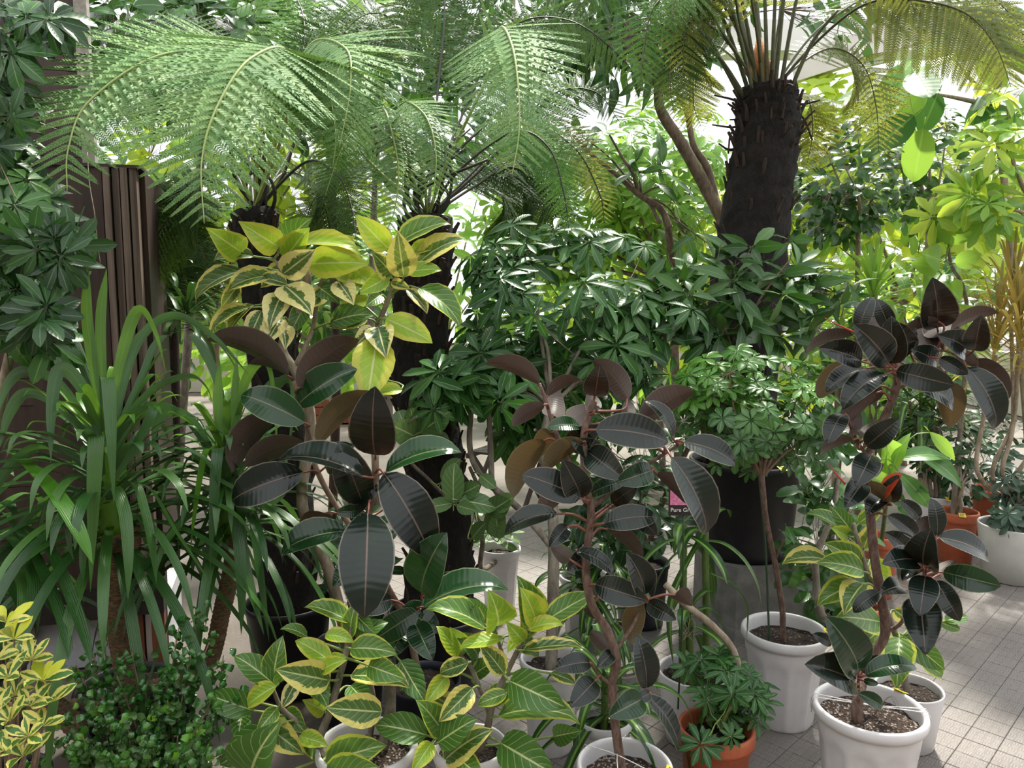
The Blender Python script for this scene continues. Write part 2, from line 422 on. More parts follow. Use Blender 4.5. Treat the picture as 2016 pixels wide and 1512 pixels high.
m_fic = leafmat('narrow_ficus_leaf', (.035, .105, .020), (.09, .14, .06), (.12, .2, .07), .06, rough=.34, spec=.4, trans=.12, tcol=(.1, .26, .03), bump=.1, hv=.45)
m_sml = leafmat('small_ficus_leaf', (.030, .10, .020), (.08, .14, .06), None, .06, rough=.25, trans=.15, tcol=(.14, .34, .04), bump=0, hv=.45)
m_aud = leafmat('banyan_leaf', (.10, .20, .065), (.2, .28, .13), (.50, .58, .28), .045, (.34, .44, .19), 6, 2.0, .7, rough=.42, trans=.15, tcol=(.25, .42, .09), hv=.2)
m_yuc = leafmat('strap_leaf', (.032, .100, .018), (.09, .17, .08), None, .05, nv=7, stripes=True, bump=.25, rough=.33, trans=.14, tcol=(.13, .32, .04), hv=.35)
m_yucl = leafmat('strap_leaf_young', (.08, .23, .015), (.12, .24, .06), None, .05, nv=7, stripes=True, bump=.2, rough=.36, trans=.25, tcol=(.25, .5, .04), hv=.3)
m_curl = leafmat('curled_leaf', (.045, .17, .02), (.10, .20, .06), (.14, .28, .06), .08, rough=.16, spec=.7, trans=.12, tcol=(.1, .3, .03), bump=.05, hv=.4)
m_curll = leafmat('curled_leaf_young', (.16, .38, .03), (.22, .42, .06), None, .08, rough=.22, trans=.3, tcol=(.4, .7, .05), bump=.05, hv=.2)
m_euo = leafmat('cream_variegated_leaf', (.07, .20, .03), (.5, .52, .2), None, .05, var=((.85, .78, .22), .43, .7), rough=.32, trans=.25, tcol=(.7, .7, .12), bump=.05, hv=.15)
m_euoy = leafmat('yellow_young_leaf', (.60, .66, .05), (.6, .62, .1), None, .05, rough=.32, trans=.35, tcol=(.85, .85, .1), bump=.05, hv=.15)
m_dra = leafmat('dracaena_striped_leaf', (.03, .09, .022), (.07, .13, .05), (.22, .38, .06), .22, rough=.28, trans=.15, tcol=(.12, .3, .03), bump=.12, hv=.3)
m_mar = leafmat('marginata_leaf', (.30, .25, .06), (.34, .26, .08), (.16, .2, .04), .3, rough=.4, trans=.4, tcol=(.65, .45, .10), bump=0, hv=.35)
m_fer = leafmat('fern_green', (.15, .265, .095), (.16, .25, .10), None, .05, rough=.6, spec=.15, trans=.16, tcol=(.22, .42, .07), bump=0, hv=.14)
m_fem = leafmat('fern_mid', (.08, .19, .045), (.11, .18, .05), None, .05, rough=.6, spec=.15, trans=.28, tcol=(.22, .42, .05), bump=0, hv=.25)
m_feb = leafmat('fern_dark', (.040, .088, .028), (.07, .10, .03), None, .05, rough=.6, spec=.15, trans=.22, tcol=(.17, .27, .03), bump=0, hv=.3)
m_feo = leafmat('fern_bronze', (.085, .13, .03), (.14, .11, .035), None, .05, rough=.5, trans=.42, tcol=(.38, .40, .05), bump=0, hv=.25)
m_rach = plain('rachis_green', (.30, .38, .12), .5); m_stipe = plain('stipe', (.075, .085, .03), .5, c2=(.05, .045, .02))
m_stipeb = plain('stipe_dark', (.028, .024, .014), .55)
b_rub = bark('rubber_bark', (.10, .055, .04), (.21, .14, .11), 90, .8); b_twig = bark('twig_brown', (.16, .10, .07), (.26, .19, .13), 60, .3)
b_pale = bark('pale_bark', (.22, .17, .12), (.40, .33, .25), 40, .4); b_grey = bark('grey_bark', (.14, .115, .09), (.30, .26, .21), 35, .5)
b_fern = bark('fern_trunk_fibre', (.003, .002, .0015), (.014, .008, .005), 55, 1.0, .95, .5, .02)
b_stub = bark('stipe_stub', (.014, .008, .005), (.055, .030, .019), 60, .6)
b_ring = bark('ringed_bark', (.10, .060, .035), (.30, .20, .11), 60, .7, .9, 3.5); b_green = bark('green_cane', (.07, .12, .025), (.12, .19, .04), 50, .3, .5)
b_branch = bark('tree_branch', (.10, .07, .05), (.21, .16, .115), 40, .5)
m_pet = plain('petiole_red', (.22, .07, .05), .4); m_petg = plain('petiole_green', (.22, .30, .08), .45); m_red = plain('red_shoot', (.55, .05, .04), .35)
m_orange = plain('crown_fur', (.45, .16, .04), .9, .8, 160, (.25, .08, .02))
m_white = plain('white_plastic', (.74, .72, .74), .38, .02, 12, (.68, .66, .68)); m_white2 = plain('grey_white_plastic', (.60, .60, .58), .45, .02, 12, (.54, .54, .52))
m_terra = plain('terracotta_plastic', (.50, .125, .055), .5, .05, 60, (.43, .105, .048)); m_black = plain('black_plastic', (.010, .010, .013), .45, .1, 30, (.016, .016, .02))
m_navy = plain('navy_plastic', (.012, .014, .026), .4)
def soilmat(name, a, b, spk, amt):
    k = NT(name); p = k.n('ShaderNodeNewGeometry').outputs['Position']; nz = k.noise(p, 190, 3, .6)
    vo = k.n('ShaderNodeTexVoronoi'); k.put(vo.inputs['Vector'], p); vo.inputs['Scale'].default_value = 170
    sx = k.n('ShaderNodeSeparateColor'); k.put(sx.inputs[0], vo.outputs['Color'])
    col = k.mix(k.ramp(nz, .4, .65), a, b); col = k.mix(k.ramp(sx.outputs[0], amt, amt+.02), col, spk)
    return k.done(k.pbr(col, .95, k.bump(k.math('ADD', nz, vo.outputs['Distance']), 1.0, .008)))
m_soil = soilmat('potting_soil', (.018, .011, .008), (.06, .037, .026), (.22, .17, .14), .93)
m_soil2 = soilmat('gravelly_soil', (.035, .02, .014), (.10, .062, .042), (.36, .31, .28), .80)
TAGM['y'] = plain('yellow_paper', (.85, .68, .02), .5); TAGM['k'] = plain('black_ink', (.02, .02, .02), .6)
m_wood = bark('dark_wood', (.022, .010, .007), (.052, .025, .017), 26, .3, .55, .06); m_wood2 = bark('side_lit_wood', (.065, .040, .030), (.21, .15, .12), 34, .4, .6, .03)  # second wood: light on the post's grooved side is put into its paler tones
m_beam = bark('black_stained_wood', (.010, .007, .006), (.022, .015, .012), 20, .2, .6, 1)
m_redwood = bark('red_wood', (.16, .045, .022), (.24, .075, .038), 24, .2, .45, .08)
m_plaster = plain('white_plaster', (.56, .56, .60), .8, .1, 50, (.49, .49, .53)); m_conc = plain('concrete', (.17, .165, .16), .85, .5, 14, (.25, .245, .235))
m_frame = plain('white_painted_steel', (.72, .70, .68), .45); m_cream = plain('cream_wall', (.68, .62, .59), .7, .05, 6, (.62, .57, .54))
m_metal = plain('bare_metal', (.6, .6, .62), .3, metal=1)
m_stake = plain('green_stake', (.03, .07, .035), .4); m_string = plain('white_string', (.72, .70, .70), .7)
m_chair = bark('chair_wood', (.02, .012, .008), (.07, .035, .02), 30, .2, .5, .2)
m_pink = plain('pink_print', (.62, .12, .30), .5, 0, 90, (.75, .30, .45)); m_ink = plain('black_card', (.02, .012, .014), .5); m_txt = plain('white_print', (.85, .85, .85), .5)
m_yplas = plain('pale_yellow_enamel', (.75, .58, .16), .4)
def floormat(name, c1, c2, tiled):
    k = NT(name); p = k.n('ShaderNodeNewGeometry').outputs['Position']; nz = k.noise(p, 1.6, 5, .6); n2 = k.noise(p, 60, 4, .6)
    col = k.mix(k.ramp(nz, .3, .7), c1, c2); col = k.mix(k.math('MULTIPLY', k.ramp(n2, .55, .75), .3), col, (.36, .33, .30))
    if tiled:                            # raised bars of the anti-slip pattern
        mp = k.n('ShaderNodeMapping'); k.put(mp.inputs[0], p); mp.inputs['Rotation'].default_value = (0, 0, math.radians(45)); s = k.n('ShaderNodeSeparateXYZ'); k.put(s.inputs[0], mp.outputs[0])
        ck = k.n('ShaderNodeTexChecker'); k.put(ck.inputs[0], mp.outputs[0]); ck.inputs['Scale'].default_value = 40
        f = lambda q, w: k.math('FRACT', k.math('MULTIPLY', q, w))
        tri = lambda q, w: k.math('ABSOLUTE', k.math('MULTIPLY_ADD', f(q, w), 2.0, -1.0))
        h1 = k.math('MULTIPLY', k.ramp(tri(s.outputs[0], 125.), .3, .6), k.ramp(tri(s.outputs[1], 40.), .9, .7)); h2 = k.math('MULTIPLY', k.ramp(tri(s.outputs[1], 125.), .3, .6), k.ramp(tri(s.outputs[0], 40.), .9, .7))
        mx = k.n('ShaderNodeMix', data_type='FLOAT'); k.put(mx.inputs[0], ck.outputs[1]); k.put(mx.inputs[2], h1); k.put(mx.inputs[3], h2); h = mx.outputs[0]
        col = k.mix(k.math('MULTIPLY', h, .22), col, (.44, .40, .37))
        nb = k.bump(h, .45, .003)
    else: nb = k.bump(n2, .25, .003)
    return k.done(k.pbr(col, .62, nb))
m_floor = floormat('worn_concrete_floor', (.115, .092, .077), (.18, .15, .13), False); m_tile = floormat('antislip_tile', (.138, .117, .108), (.195, .172, .162), True)
def glassmat():
    k = NT('roof_glass'); t = k.n('ShaderNodeBsdfTransparent'); t.inputs[0].default_value = (.95, .97, .97, 1); d = k.n('ShaderNodeBsdfTranslucent'); d.inputs[0].default_value = (.9, .92, .94, 1)
    g = k.n('ShaderNodeMixShader'); g.inputs[0].default_value = .12; k.t.links.new(t.outputs[0], g.inputs[1]); k.t.links.new(d.outputs[0], g.inputs[2]); return k.done(g.outputs[0])
m_glass = glassmat()
# ---------------------------------------------------------------- structure: floor, booth wall, greenhouse
FLR = struct('floor', mk('floor', [(-14, -6, -.012), (14, -6, -.012), (14, 16, -.012), (-14, 16, -.012)], [(0, 1, 2, 3)], m_floor, sm=False))
def tile_mesh():
    a, h, c = .0494, .012, .0015; b = MB()
    vs = [V((x*a, y*a, 0)) for x, y in ((-1, -1), (1, -1), (1, 1), (-1, 1))] + [V((x*a, y*a, h-c)) for x, y in ((-1, -1), (1, -1), (1, 1), (-1, 1))] + [V((x*(a-c), y*(a-c), h)) for x, y in ((-1, -1), (1, -1), (1, 1), (-1, 1))]
    fs = [(8, 9, 10, 11)] + [(i, (i+1) % 4, 4+(i+1) % 4, 4+i) for i in range(4)] + [(4+i, 4+(i+1) % 4, 8+(i+1) % 4, 8+i) for i in range(4)]
    return mk('tile', vs, fs, m_tile, sm=False)
TM = tile_mesh(); tl = []
c45 = math.cos(math.pi/4)
for i in range(-10, 75):
    for j in range(-45, 45):
        x, y = (i-j)*.1*c45, (i+j)*.1*c45
        if not (-1.0 < x < 4.2 and 2.25 < y < 5.2): continue
        p = V((x, y, 0)); d = depth(p); px = 1008+FPX*x/d; py = 756-FPX*((p-CP).dot(UP))/d
        if px > 3000 or px < 700: continue
        vis = 1180 < px < 2060 and py < 1540
        tl.append(((0 if vis and (px > 1800 or py > 1380) else 1 if vis else 2), d, x, y))
tl.sort(); rest = MB()
for k, (vis, d, x, y) in enumerate(tl):
    M = Matrix.Translation((x, y, -.012+U(-.0006, .0006))) @ Matrix.Rotation(math.pi/4, 4, 'Z')
    if k < 300: link('tile', TM, FLR, M)
    else: rest.add([M @ v.co for v in TM.vertices], [tuple(q.vertices) for q in TM.polygons])
lbuild(rest, 'tiles', m_tile, FLR, sm=False, kind='stuff')
# wooden booth on the left: corner at Cn, front runs to the left and towards the camera
Cn = V((-1.43, 3.02, 0)); wx = V((-.957, -.29, 0)); wn = V((.29, -.957, 0))
BM = Matrix(((wx.x, wn.x, 0, Cn.x), (wx.y, wn.y, 0, Cn.y), (0, 0, 1, 0), (0, 0, 0, 1)))     # x: along the wall, y: out of it
def bbox(name, a, b, mat, parent=None, kind=False):
    q = MB(); q.box(a, b, BM)
    if parent is None:
        o = q.build(name, mat, sm=False)
        if kind: o['kind'] = 'structure'
        return o
    return lbuild(q, name, mat, parent, sm=False)
WL = bbox('wall_left', (-.0, -.5, 0), (2.6, -.06, .24), m_plaster, kind=True)
for k in range(29):
    z0 = .36+k*.105
    bbox('plank', (.205, -.05, z0), (2.6, -.022+U(-.003, .003), z0+.1025), m_wood, WL)
bbox('backing_board', (.21, -.09, .24), (2.6, -.051, 3.4), m_beam, WL)
bbox('edge_board', (.160, -.04, 1.9), (.203, .01, 3.4), plain('weathered_wood', (.24, .21, .18), .8, .3, 40, (.34, .31, .27)), WL)
T1 = bbox('trim_1', (.0, -.10, .23), (2.6, .03, .36), m_beam, kind=True)           # black sill beam
b_ = bbox('bolt', (.07, .03, .29), (.082, .035, .302), m_metal, T1)
P1 = thing('corner_post', 'broad reddish brown wooden corner post of the booth with grooved edge coloured as catching light', 'post', BM @ V((.15, 0, .36)))
bbox('board', (.14, -.12, .36), (.29, .02, 2.0), m_wood, P1)
bbox('board', (.292, -.12, .36), (.42, .012, 2.0), m_wood, P1)
for k in range(4): bbox('moulding', (.02+k*.030, -.10, .36), (.044+k*.030, .024+.012*(k % 2), 2.0), m_wood2, P1)  # paler wood paints the light falling on the grooved side
bbox('board', (.0, -.5, .36), (.018, -.05, 2.0), m_wood, P1)
bbox('cap', (.0, -.14, 2.0), (.43, .03, 2.012), m_wood, P1)
T2 = bbox('trim_2', (.005, -.10, 0), (.055, .0, .23), m_redwood, kind=True)
bbox('trim_3', (.085, -.10, 0), (.17, .0, .23), m_redwood, kind=True); bbox('trim_4', (.058, -.09, 0), (.08, -.02, .23), m_metal, kind=True)
q = thing('cable_box', 'beige plastic cable box fixed under the black sill beam', 'box', BM @ V((.55, 0, .2)))
bbox('cover', (.48, -.061, .16), (.59, -.02, .235), plain('beige_plastic', (.24, .20, .17), .6), q); bbox('gland', (.50, -.055, .135), (.56, -.03, .16), plain('grey_beige_plastic', (.2, .17, .15), .6), q)
WS = struct('wall_side', mk('wall_side', *(lambda b: (b.v, b.f))((lambda b: (b.box((-8.2, -3.5, 0), (-8, 12.4, 4.4)), b)[1])(MB())), m_cream, sm=False))
WF = struct('front_light_block', mk('front_light_block', *(lambda b: (b.v, b.f))((lambda b: (b.box((-12, -3.7, 0), (12, -3.5, 3.9)), b)[1])(MB())), plain('dark_light_block', (.16, .15, .13), .8), sm=False))  # unseen dark wall added behind the camera to hold back frontal light
# greenhouse: low back wall, posts, glazing bars, panes
BW = struct('wall_back', mk('wall_back', *(lambda b: (b.v, b.f))((lambda b: (b.box((-12, 12.4, 0), (12, 12.6, .8)), b)[1])(MB())), m_cream, sm=False))
WR = struct('wall_right', mk('wall_right', *(lambda b: (b.v, b.f))((lambda b: (b.box((6.6, -5, 0), (6.8, 12.4, .8)), b)[1])(MB())), m_cream, sm=False))
CE = struct('ceiling', mk('ceiling', *(lambda b: (b.v, b.f))((lambda b: (b.box((-12, 7.2, 3.75), (12, 7.5, 4.02)), b)[1])(MB())), m_frame, sm=False))     # cross beam
def bar(name, a, b, w, h, mat, parent):
    M = frame(a, b-a, Z); q = MB(); q.box((-w/2, 0, -h/2), (w/2, (b-a).length, h/2), M); return lbuild(q, name, mat, parent, sm=False)
for x in range(-12, 13, 2):
    bar('rafter', V((x, -6, 6.3)), V((x, 7.35, 4.02)), .06, .12, m_frame, CE); bar('rafter', V((x, 7.5, 4.02)), V((x, 12.5, 5.7)), .06, .12, m_frame, CE)
    bar('mullion', V((x, 12.5, .8)), V((x, 12.5, 5.7)), .06, .08, m_frame, BW)
for t in (.25, .5, .75):
    bar('purlin', V((-12, -6+13.35*t, 6.3-2.28*t)), V((12, -6+13.35*t, 6.3-2.28*t)), .05, .08, m_frame, CE)
    bar('purlin', V((-12, 7.5+5*t, 4.02+1.68*t)), V((12, 7.5+5*t, 4.02+1.68*t)), .05, .08, m_frame, CE)
for z in (2.2, 3.6, 5.7): bar('transom', V((-12, 12.5, z)), V((12, 12.5, z)), .06, .08, m_frame, BW)
pm = None
def pane(a, b, c, d, parent): link('pane', mk('pane', [a, b, c, d], [(0, 1, 2, 3)], m_glass, sm=False), parent, WM[parent].copy())
for x in range(-12, 12, 2):
    for t in (0, .25, .5, .75):
        z = lambda q: 6.36-2.28*q
        pane(*[V((xx, -6+13.35*tt, z(tt))) for xx, tt in ((x, t), (x+2, t), (x+2, t+.25), (x, t+.25))], CE)
        z2 = lambda q: 4.08+1.68*q
        pane(*[V((xx, 7.5+5*tt, z2(tt))) for xx, tt in ((x, t), (x+2, t), (x+2, t+.25), (x, t+.25))], CE)
    for z0, z1 in ((.8, 2.2), (2.2, 3.6), (3.6, 5.7)): pane(V((x, 12.5, z0)), V((x+2, 12.5, z0)), V((x+2, 12.5, z1)), V((x, 12.5, z1)), BW)

# sloping roof beams, a tube lamp and a planter in the back
def slope(name, a, b, w, h, mat):
    M = frame(a, b-a, Z); q = MB(); q.box((-w/2, 0, -h/2), (w/2, (b-a).length, h/2), M); o = q.build(name, mat, sm=False); o['kind'] = 'structure'; return o
slope('trim_5', P(1130, 128, 6.9), P(1420, -14, 6.4), .1, .22, m_frame); slope('trim_6', P(1560, 138, 7.0), P(1960, 8, 6.4), .1, .24, m_cream)
TL = thing('tube_lamp', 'pale yellow rounded tube lamp hanging under the white roof beam', 'lamp', P(1228, 112, 6.2))
q = MB(); q.tube(smooth([P(1192, 112, 6.2), P(1196, 112, 6.2), P(1228, 110, 6.2), P(1272, 104, 6.2), P(1276, 104, 6.2)], 3), [.012]+[.045]*11+[.012], 12); lbuild(q, 'shade', m_yplas, TL)
q = MB(); q.tube([P(1232, 108, 6.2), P(1232, 75, 6.2)], .008, 6); lbuild(q, 'hanger', m_frame, TL)
c = PZ(690, 790, .25); PL = thing('wooden_planter', 'brown wooden planter box far back left of the fern trunk', 'planter', V((c.x, c.y, 0)))
for k in range(3): q = MB(); q.box((-.45, -.2, .10*k+.01), (.45, .2, .10*k+.10)); q.build('board', m_redwood, PL, WM[PL].copy(), sm=False)
for s in (-1, 1): q = MB(); q.box((s*.46-.03, -.22, 0), (s*.46+.03, .22, .34)); q.build('corner', m_wood, PL, WM[PL].copy(), sm=False)
q = MB(); q.box((-.44, -.19, .26), (.44, .19, .295)); q.build('soil', m_soil, PL, WM[PL].copy(), sm=False)
# ---------------------------------------------------------------- tree ferns
def pinna_geo(n, r=.072, droop=.08, fat=.56):
    """one pinna, unit length along +Y: narrow midrib carrying n pairs of pinnules, one connected piece"""
    vs, fs, uv = [], [], []
    hw = .006
    def mid(t): return V((0, t, -droop*t*t))
    for i in range(n+1):
        t = i/n; c = mid(t)
        for s in (-1, 1): vs.append(c+V((s*hw*(1-.7*t), 0, 0))); uv.append((.5, t))
    for i in range(n): fs.append((2*i, 2*i+1, 2*i+3, 2*i+2))
    for i in range(n):
        t = (i+.5)/n; l = r*(min(1, (t*5+.55))*(1-t)**.62)+.012
        c0, c1 = mid(i/n), mid((i+1)/n); step = 1/n
        for s in (-1, 1):
            e0, e1 = 2*i+(s > 0), 2*i+2+(s > 0)
            k = len(vs); m = vs[e0].lerp(vs[e1], .5)
            tipv = m+V((s*l, step*(.9+.6*t), -l*.10))
            w = step*fat
            vs += [vs[e0].lerp(vs[e1], .12), vs[e0].lerp(vs[e1], .88), m.lerp(tipv, .68)+V((0, w*.9, .004)), m.lerp(tipv, .68)+V((0, -w*.9, .004)), tipv]
            uv += [(.5, 0), (.5, .2), (.8, .5), (.2, .5), (.5, 1)]
            f = [(e0, k, k+1, e1), (k, k+3, k+2, k+1), (k+3, k+4, k+2)]
            fs += f if s < 0 else [q[::-1] for q in f]
    fs = [q[::-1] for q in fs]
    return vs, fs, uv
PG = {n: pinna_geo(n) for n in (28, 17, 10)}
def pinna_mesh(n, mat):
    key = ('pinna', n, mat.name)
    if key not in CACHE: CACHE[key] = mk('pinna', *PG[n][:2], mat, PG[n][2])
    return CACHE[key]
def frond(root, pts, plen, n, mat, hero_=True, stm=None, start=.3, r0=.007, droop=.13, sweep=.22, name='frond', nrm0=None, lod=17, face=.8):
    q = smooth(pts, 10); m = len(q); acc = [0]
    for i in range(1, m): acc.append(acc[-1]+(q[i]-q[i-1]).length)
    L = acc[-1]; b = MB(); b.tube(q, taper(r0, .0012, m), 6)
    inv = WM[root].inverted(); b.v = [inv @ v for v in b.v]
    fr = link(name, mk('frond_rachis', b.v, b.f, stm or m_rach), root, WM[root].copy())
    t = (q[1]-q[0]).normalized(); nn = nrm0 or Z; nn = nn - t*nn.dot(t)
    if nn.length < .05: nn = (q[-1]-q[0]); nn = -(nn-t*nn.dot(t))
    nn.normalize(); fmN = [nn.copy()]; fmT = [t]
    for i in range(1, m):
        t = (q[min(i+1, m-1)]-q[i-1]).normalized(); nn = (nn-t*nn.dot(t)).normalized(); g = nn*(1-face)+(Z*.45+(CP-q[i]).normalized()*.75)*face; g = g-t*g.dot(t); fmN.append(g.normalized() if g.length > .05 else nn.copy()); fmT.append(t)
    bak = MB(); k = 0
    for i in range(n):
        f = start+(1-start)*((i+.3)/n)**.85; s = f*L
        while k < m-2 and acc[k+1] < s: k += 1
        w = (s-acc[k])/max(1e-6, acc[k+1]-acc[k]); p = q[k].lerp(q[k+1], w); t, nn = fmT[k], fmN[k]
        x = (f-start)/(1-start); ln = plen*min(1, .55+x*2.2)*(1-x**2.4)**.75+.012
        for sd in (-1, 1):
            side = t.cross(nn)*sd; a = sweep+.35*x+U(-.06, .06)
            d = (side*math.cos(a)+t*math.sin(a)-Z*droop*U(.7, 1.3)).normalized()
            M = scl(frame(p, d, nn), ln*U(.94, 1.04))
            ng = 28 if ln > .14 else 17 if ln > .06 else 10
            if hero_: link('pinna', pinna_mesh(ng, mat), fr, M)
            else:
                g = PG[min(ng, lod)]; bak.add([M @ v for v in g[0]], g[1], g[2])
    if bak.v: lbuild(bak, 'pinnae', mat, fr, uv=True, kind='stuff')
    return fr
def fern_trunk(root, pts, r0, r1, nst, seed, fur=False):
    rr = random.Random(seed); q = smooth(pts, 14); m = len(q); b = MB(); R = taper(r0, r1, m); N = 26
    b.tube(q, R, N)
    for i, v in enumerate(b.v):
        c = q[i//N]; d = v-c; b.v[i] = c+d*(1+.10*noise.noise(v*22)+.10*noise.noise(v*V((60, 60, 60)).x*.9)) + V((0, 0, .01*noise.noise(v*35)))
    lbuild(b, 'trunk', b_fern, root)
    hb = MB()                            # fine root fibres standing off the trunk
    for k in range(int(1500*r0/.14)):
        i = int(rr.random()*(m-2)); t = (q[i+1]-q[i]).normalized(); o = t.orthogonal().normalized(); o.rotate(Matrix.Rotation(rr.uniform(0, 6.283), 3, t)); w = t.cross(o)
        p = q[i].lerp(q[i+1], rr.random())+o*R[i]*1.0; e = p+o*rr.uniform(.008, .022)+t*rr.uniform(-.03, .03)+w*rr.uniform(-.02, .02)
        hb.add([p+w*.002, p-w*.002, e], [(0, 1, 2)])
    lbuild(hb, 'fibres', b_fern, root, kind='stuff')
    # stubs of old stipes: short tapered pegs, one shared mesh
    sv = MB(); sv.tube([V((0, 0, 0)), V((0, .5, .03)), V((0, 1, .12))], [.14, .12, .085], 6); sm_ = mk('stub', sv.v, sv.f, b_stub, sm=False)
    for k in range(nst):
        i = int((rr.random()**.8)*(m-2)); t = (q[i+1]-q[i]).normalized(); a = rr.uniform(0, 2*math.pi); o = t.orthogonal().normalized(); o.rotate(Matrix.Rotation(a, 3, t))
        p = q[i]+o*R[i]*.96; d = (t*rr.uniform(.9, 1.4)+o*rr.uniform(.12, .5)).normalized()
        link('stub', sm_, root, scl(frame(p, d, o), rr.uniform(.05, .095)*min(1, .115/r0)*r0/.14))
GF = 'tree ferns'
# --- left fern (C)
fc = P(500, 415, 2.95); C0 = PZ(568, 1190, .33)
FC = thing('tree_fern', 'tree fern whose two broad pale fronds arch over the wooden booth post', 'tree fern', V((C0.x, C0.y, 0)), GF)
add_pot(FC, .165, .35, m_black, m_soil, 'nursery', .78)
fern_trunk(FC, [V((WM[FC].translation.x, WM[FC].translation.y, .28)), P(560, 900, 2.98), P(530, 640, 2.97), fc], .105, .085, 150, 3)
def F(root, crown, spec, plen, n, mat, hero_=True, stm=None, **k):
    return frond(root, [crown]+[P(*s) for s in spec], plen, n, mat, hero_, stm, **k)
F(FC, fc, [(545, 240, 2.75), (500, 118, 2.5), (330, 105, 2.28), (180, 195, 2.12), (135, 290, 2.05), (132, 378, 2.02)], .28, 30, m_fer, start=.34)
F(FC, fc, [(560, 250, 2.6), (565, 105, 2.3), (490, 118, 2.08), (425, 215, 1.94), (397, 320, 1.88), (402, 440, 1.86)], .32, 31, m_fer, start=.34)
F(FC, fc, [(560, 230, 2.7), (610, 90, 2.45), (680, 95, 2.3), (690, 170, 2.2), (668, 290, 2.16)], .27, 28, m_fer, start=.34)
F(FC, fc, [(440, 260, 2.8), (390, 150, 2.7), (300, 140, 2.6), (230, 250, 2.52)], .22, 36, m_fem, False)
F(FC, fc, [(520, 260, 2.75), (600, 150, 2.6), (640, 160, 2.5), (660, 260, 2.42), (655, 330, 2.4)], .2, 34, m_fem, False)
F(FC, fc, [(450, 330, 3.1), (390, 360, 3.25), (300, 480, 3.3), (262, 600, 3.3)], .24, 38, m_feb, False, m_stipeb)
F(FC, fc, [(430, 360, 3.2), (350, 370, 3.5), (300, 450, 3.6), (330, 560, 3.6)], .24, 36, m_feb, False, m_stipeb)
F(FC, fc, [(560, 340, 3.2), (620, 370, 3.5), (650, 450, 3.6), (650, 560, 3.6)], .24, 36, m_feb, False, m_stipeb)
F(FC, fc, [(480, 260, 3.3), (400, 90, 3.7), (300, 40, 3.9), (200, 80, 4.0)], .28, 38, m_feb, False, m_stipeb)
F(FC, fc, [(560, 250, 3.3), (600, 60, 3.7), (560, -20, 3.9), (460, 20, 4.0)], .28, 38, m_fem, False, m_stipeb)
F(FC, fc, [(580, 280, 3.3), (680, 60, 3.6), (760, 30, 3.8), (800, 110, 3.8)], .28, 38, m_feb, False, m_stipeb)
F(FC, fc, [(600, 320, 2.9), (660, 340, 2.75), (690, 400, 2.65), (700, 470, 2.6)], .15, 30, m_feb, False, m_stipeb)
for k in range(9): tube_part('stipe', [fc+V((U(-.06, .06), U(-.05, .05), -.05)), fc+V((U(-.10, .10), U(-.08, .05), .10)), fc+V((U(-.2, .2), U(-.15, .1), U(.22, .34)))], .009, .005, m_stipeb, FC, 6)
# --- middle fern (B)
fb = P(842, 428, 3.05); B0 = PZ(860, 1200, .30)
FB = thing('tree_fern', 'tree fern in the middle with a tall dark fibrous trunk and two short drooping fronds', 'tree fern', V((B0.x, B0.y, 0)), GF)
add_pot(FB, .19, .3, m_navy, m_soil, 'nursery', .8)
fern_trunk(FB, [V((B0.x, B0.y, .22)), P(866, 1000, 3.08), P(828, 700, 3.06), fb], .135, .100, 260, 4)
F(FB, fb, [(800, 320, 2.95), (752, 218, 2.8), (763, 230, 2.7), (784, 330, 2.6), (775, 420, 2.56), (748, 475, 2.55)], .125, 31, m_fer, start=.36)
F(FB, fb, [(830, 320, 2.9), (790, 205, 2.75), (835, 225, 2.62), (858, 300, 2.55), (852, 400, 2.5)], .125, 31, m_fer, start=.36)
F(FB, fb, [(880, 320, 2.9), (965, 140, 2.65), (985, 55, 2.5), (1008, 90, 2.35), (1020, 170, 2.25), (1022, 260, 2.2), (1008, 345, 2.18)], .24, 31, m_fer, start=.40)
F(FB, fb, [(720, 310, 2.9), (700, 260, 2.8), (670, 300, 2.7), (640, 385, 2.65)], .12, 34, m_fem, False)
F(FB, fb, [(900, 340, 3.0), (1010, 260, 2.95), (1080, 290, 2.9), (1110, 380, 2.86), (1120, 450, 2.85)], .15, 36, m_fem, False, m_stipeb)
F(FB, fb, [(930, 350, 3.1), (1040, 250, 3.15), (1130, 290, 3.1), (1180, 380, 3.1), (1190, 440, 3.1)], .16, 36, m_feo, False, m_stipeb)
F(FB, fb, [(930, 370, 3.2), (1010, 330, 3.3), (1080, 390, 3.35), (1110, 490, 3.4)], .24, 36, m_feb, False, m_stipeb)
F(FB, fb, [(900, 380, 3.2), (960, 350, 3.4), (1010, 400, 3.5), (1010, 520, 3.5)], .24, 36, m_feb, False, m_stipeb)
F(FB, fb, [(760, 350, 3.2), (690, 330, 3.5), (620, 390, 3.7), (590, 480, 3.7)], .26, 36, m_feb, False, m_stipeb)
F(FB, fb, [(860, 200, 3.3), (875, 10, 3.5), (850, -60, 3.6), (790, 20, 3.7), (770, 120, 3.7)], .26, 38, m_feb, False, m_stipeb)
F(FB, fb, [(900, 250, 3.3), (1000, 60, 3.6), (1120, 40, 3.7), (1230, 120, 3.7), (1260, 190, 3.7)], .26, 38, m_feb, False, m_stipeb)
F(FB, fb, [(940, 330, 3.2), (1080, 190, 3.4), (1170, 180, 3.5), (1220, 240, 3.5)], .22, 34, m_feb, False, m_stipeb)
for k in range(11): tube_part('stipe', [fb+V((U(-.07, .07), U(-.06, .06), -.05)), fb+V((U(-.11, .11), U(-.09, .05), .10)), fb+V((U(-.26, .26), U(-.15, .1), U(.2, .36)))], .009, .005, m_stipeb, FB, 6)
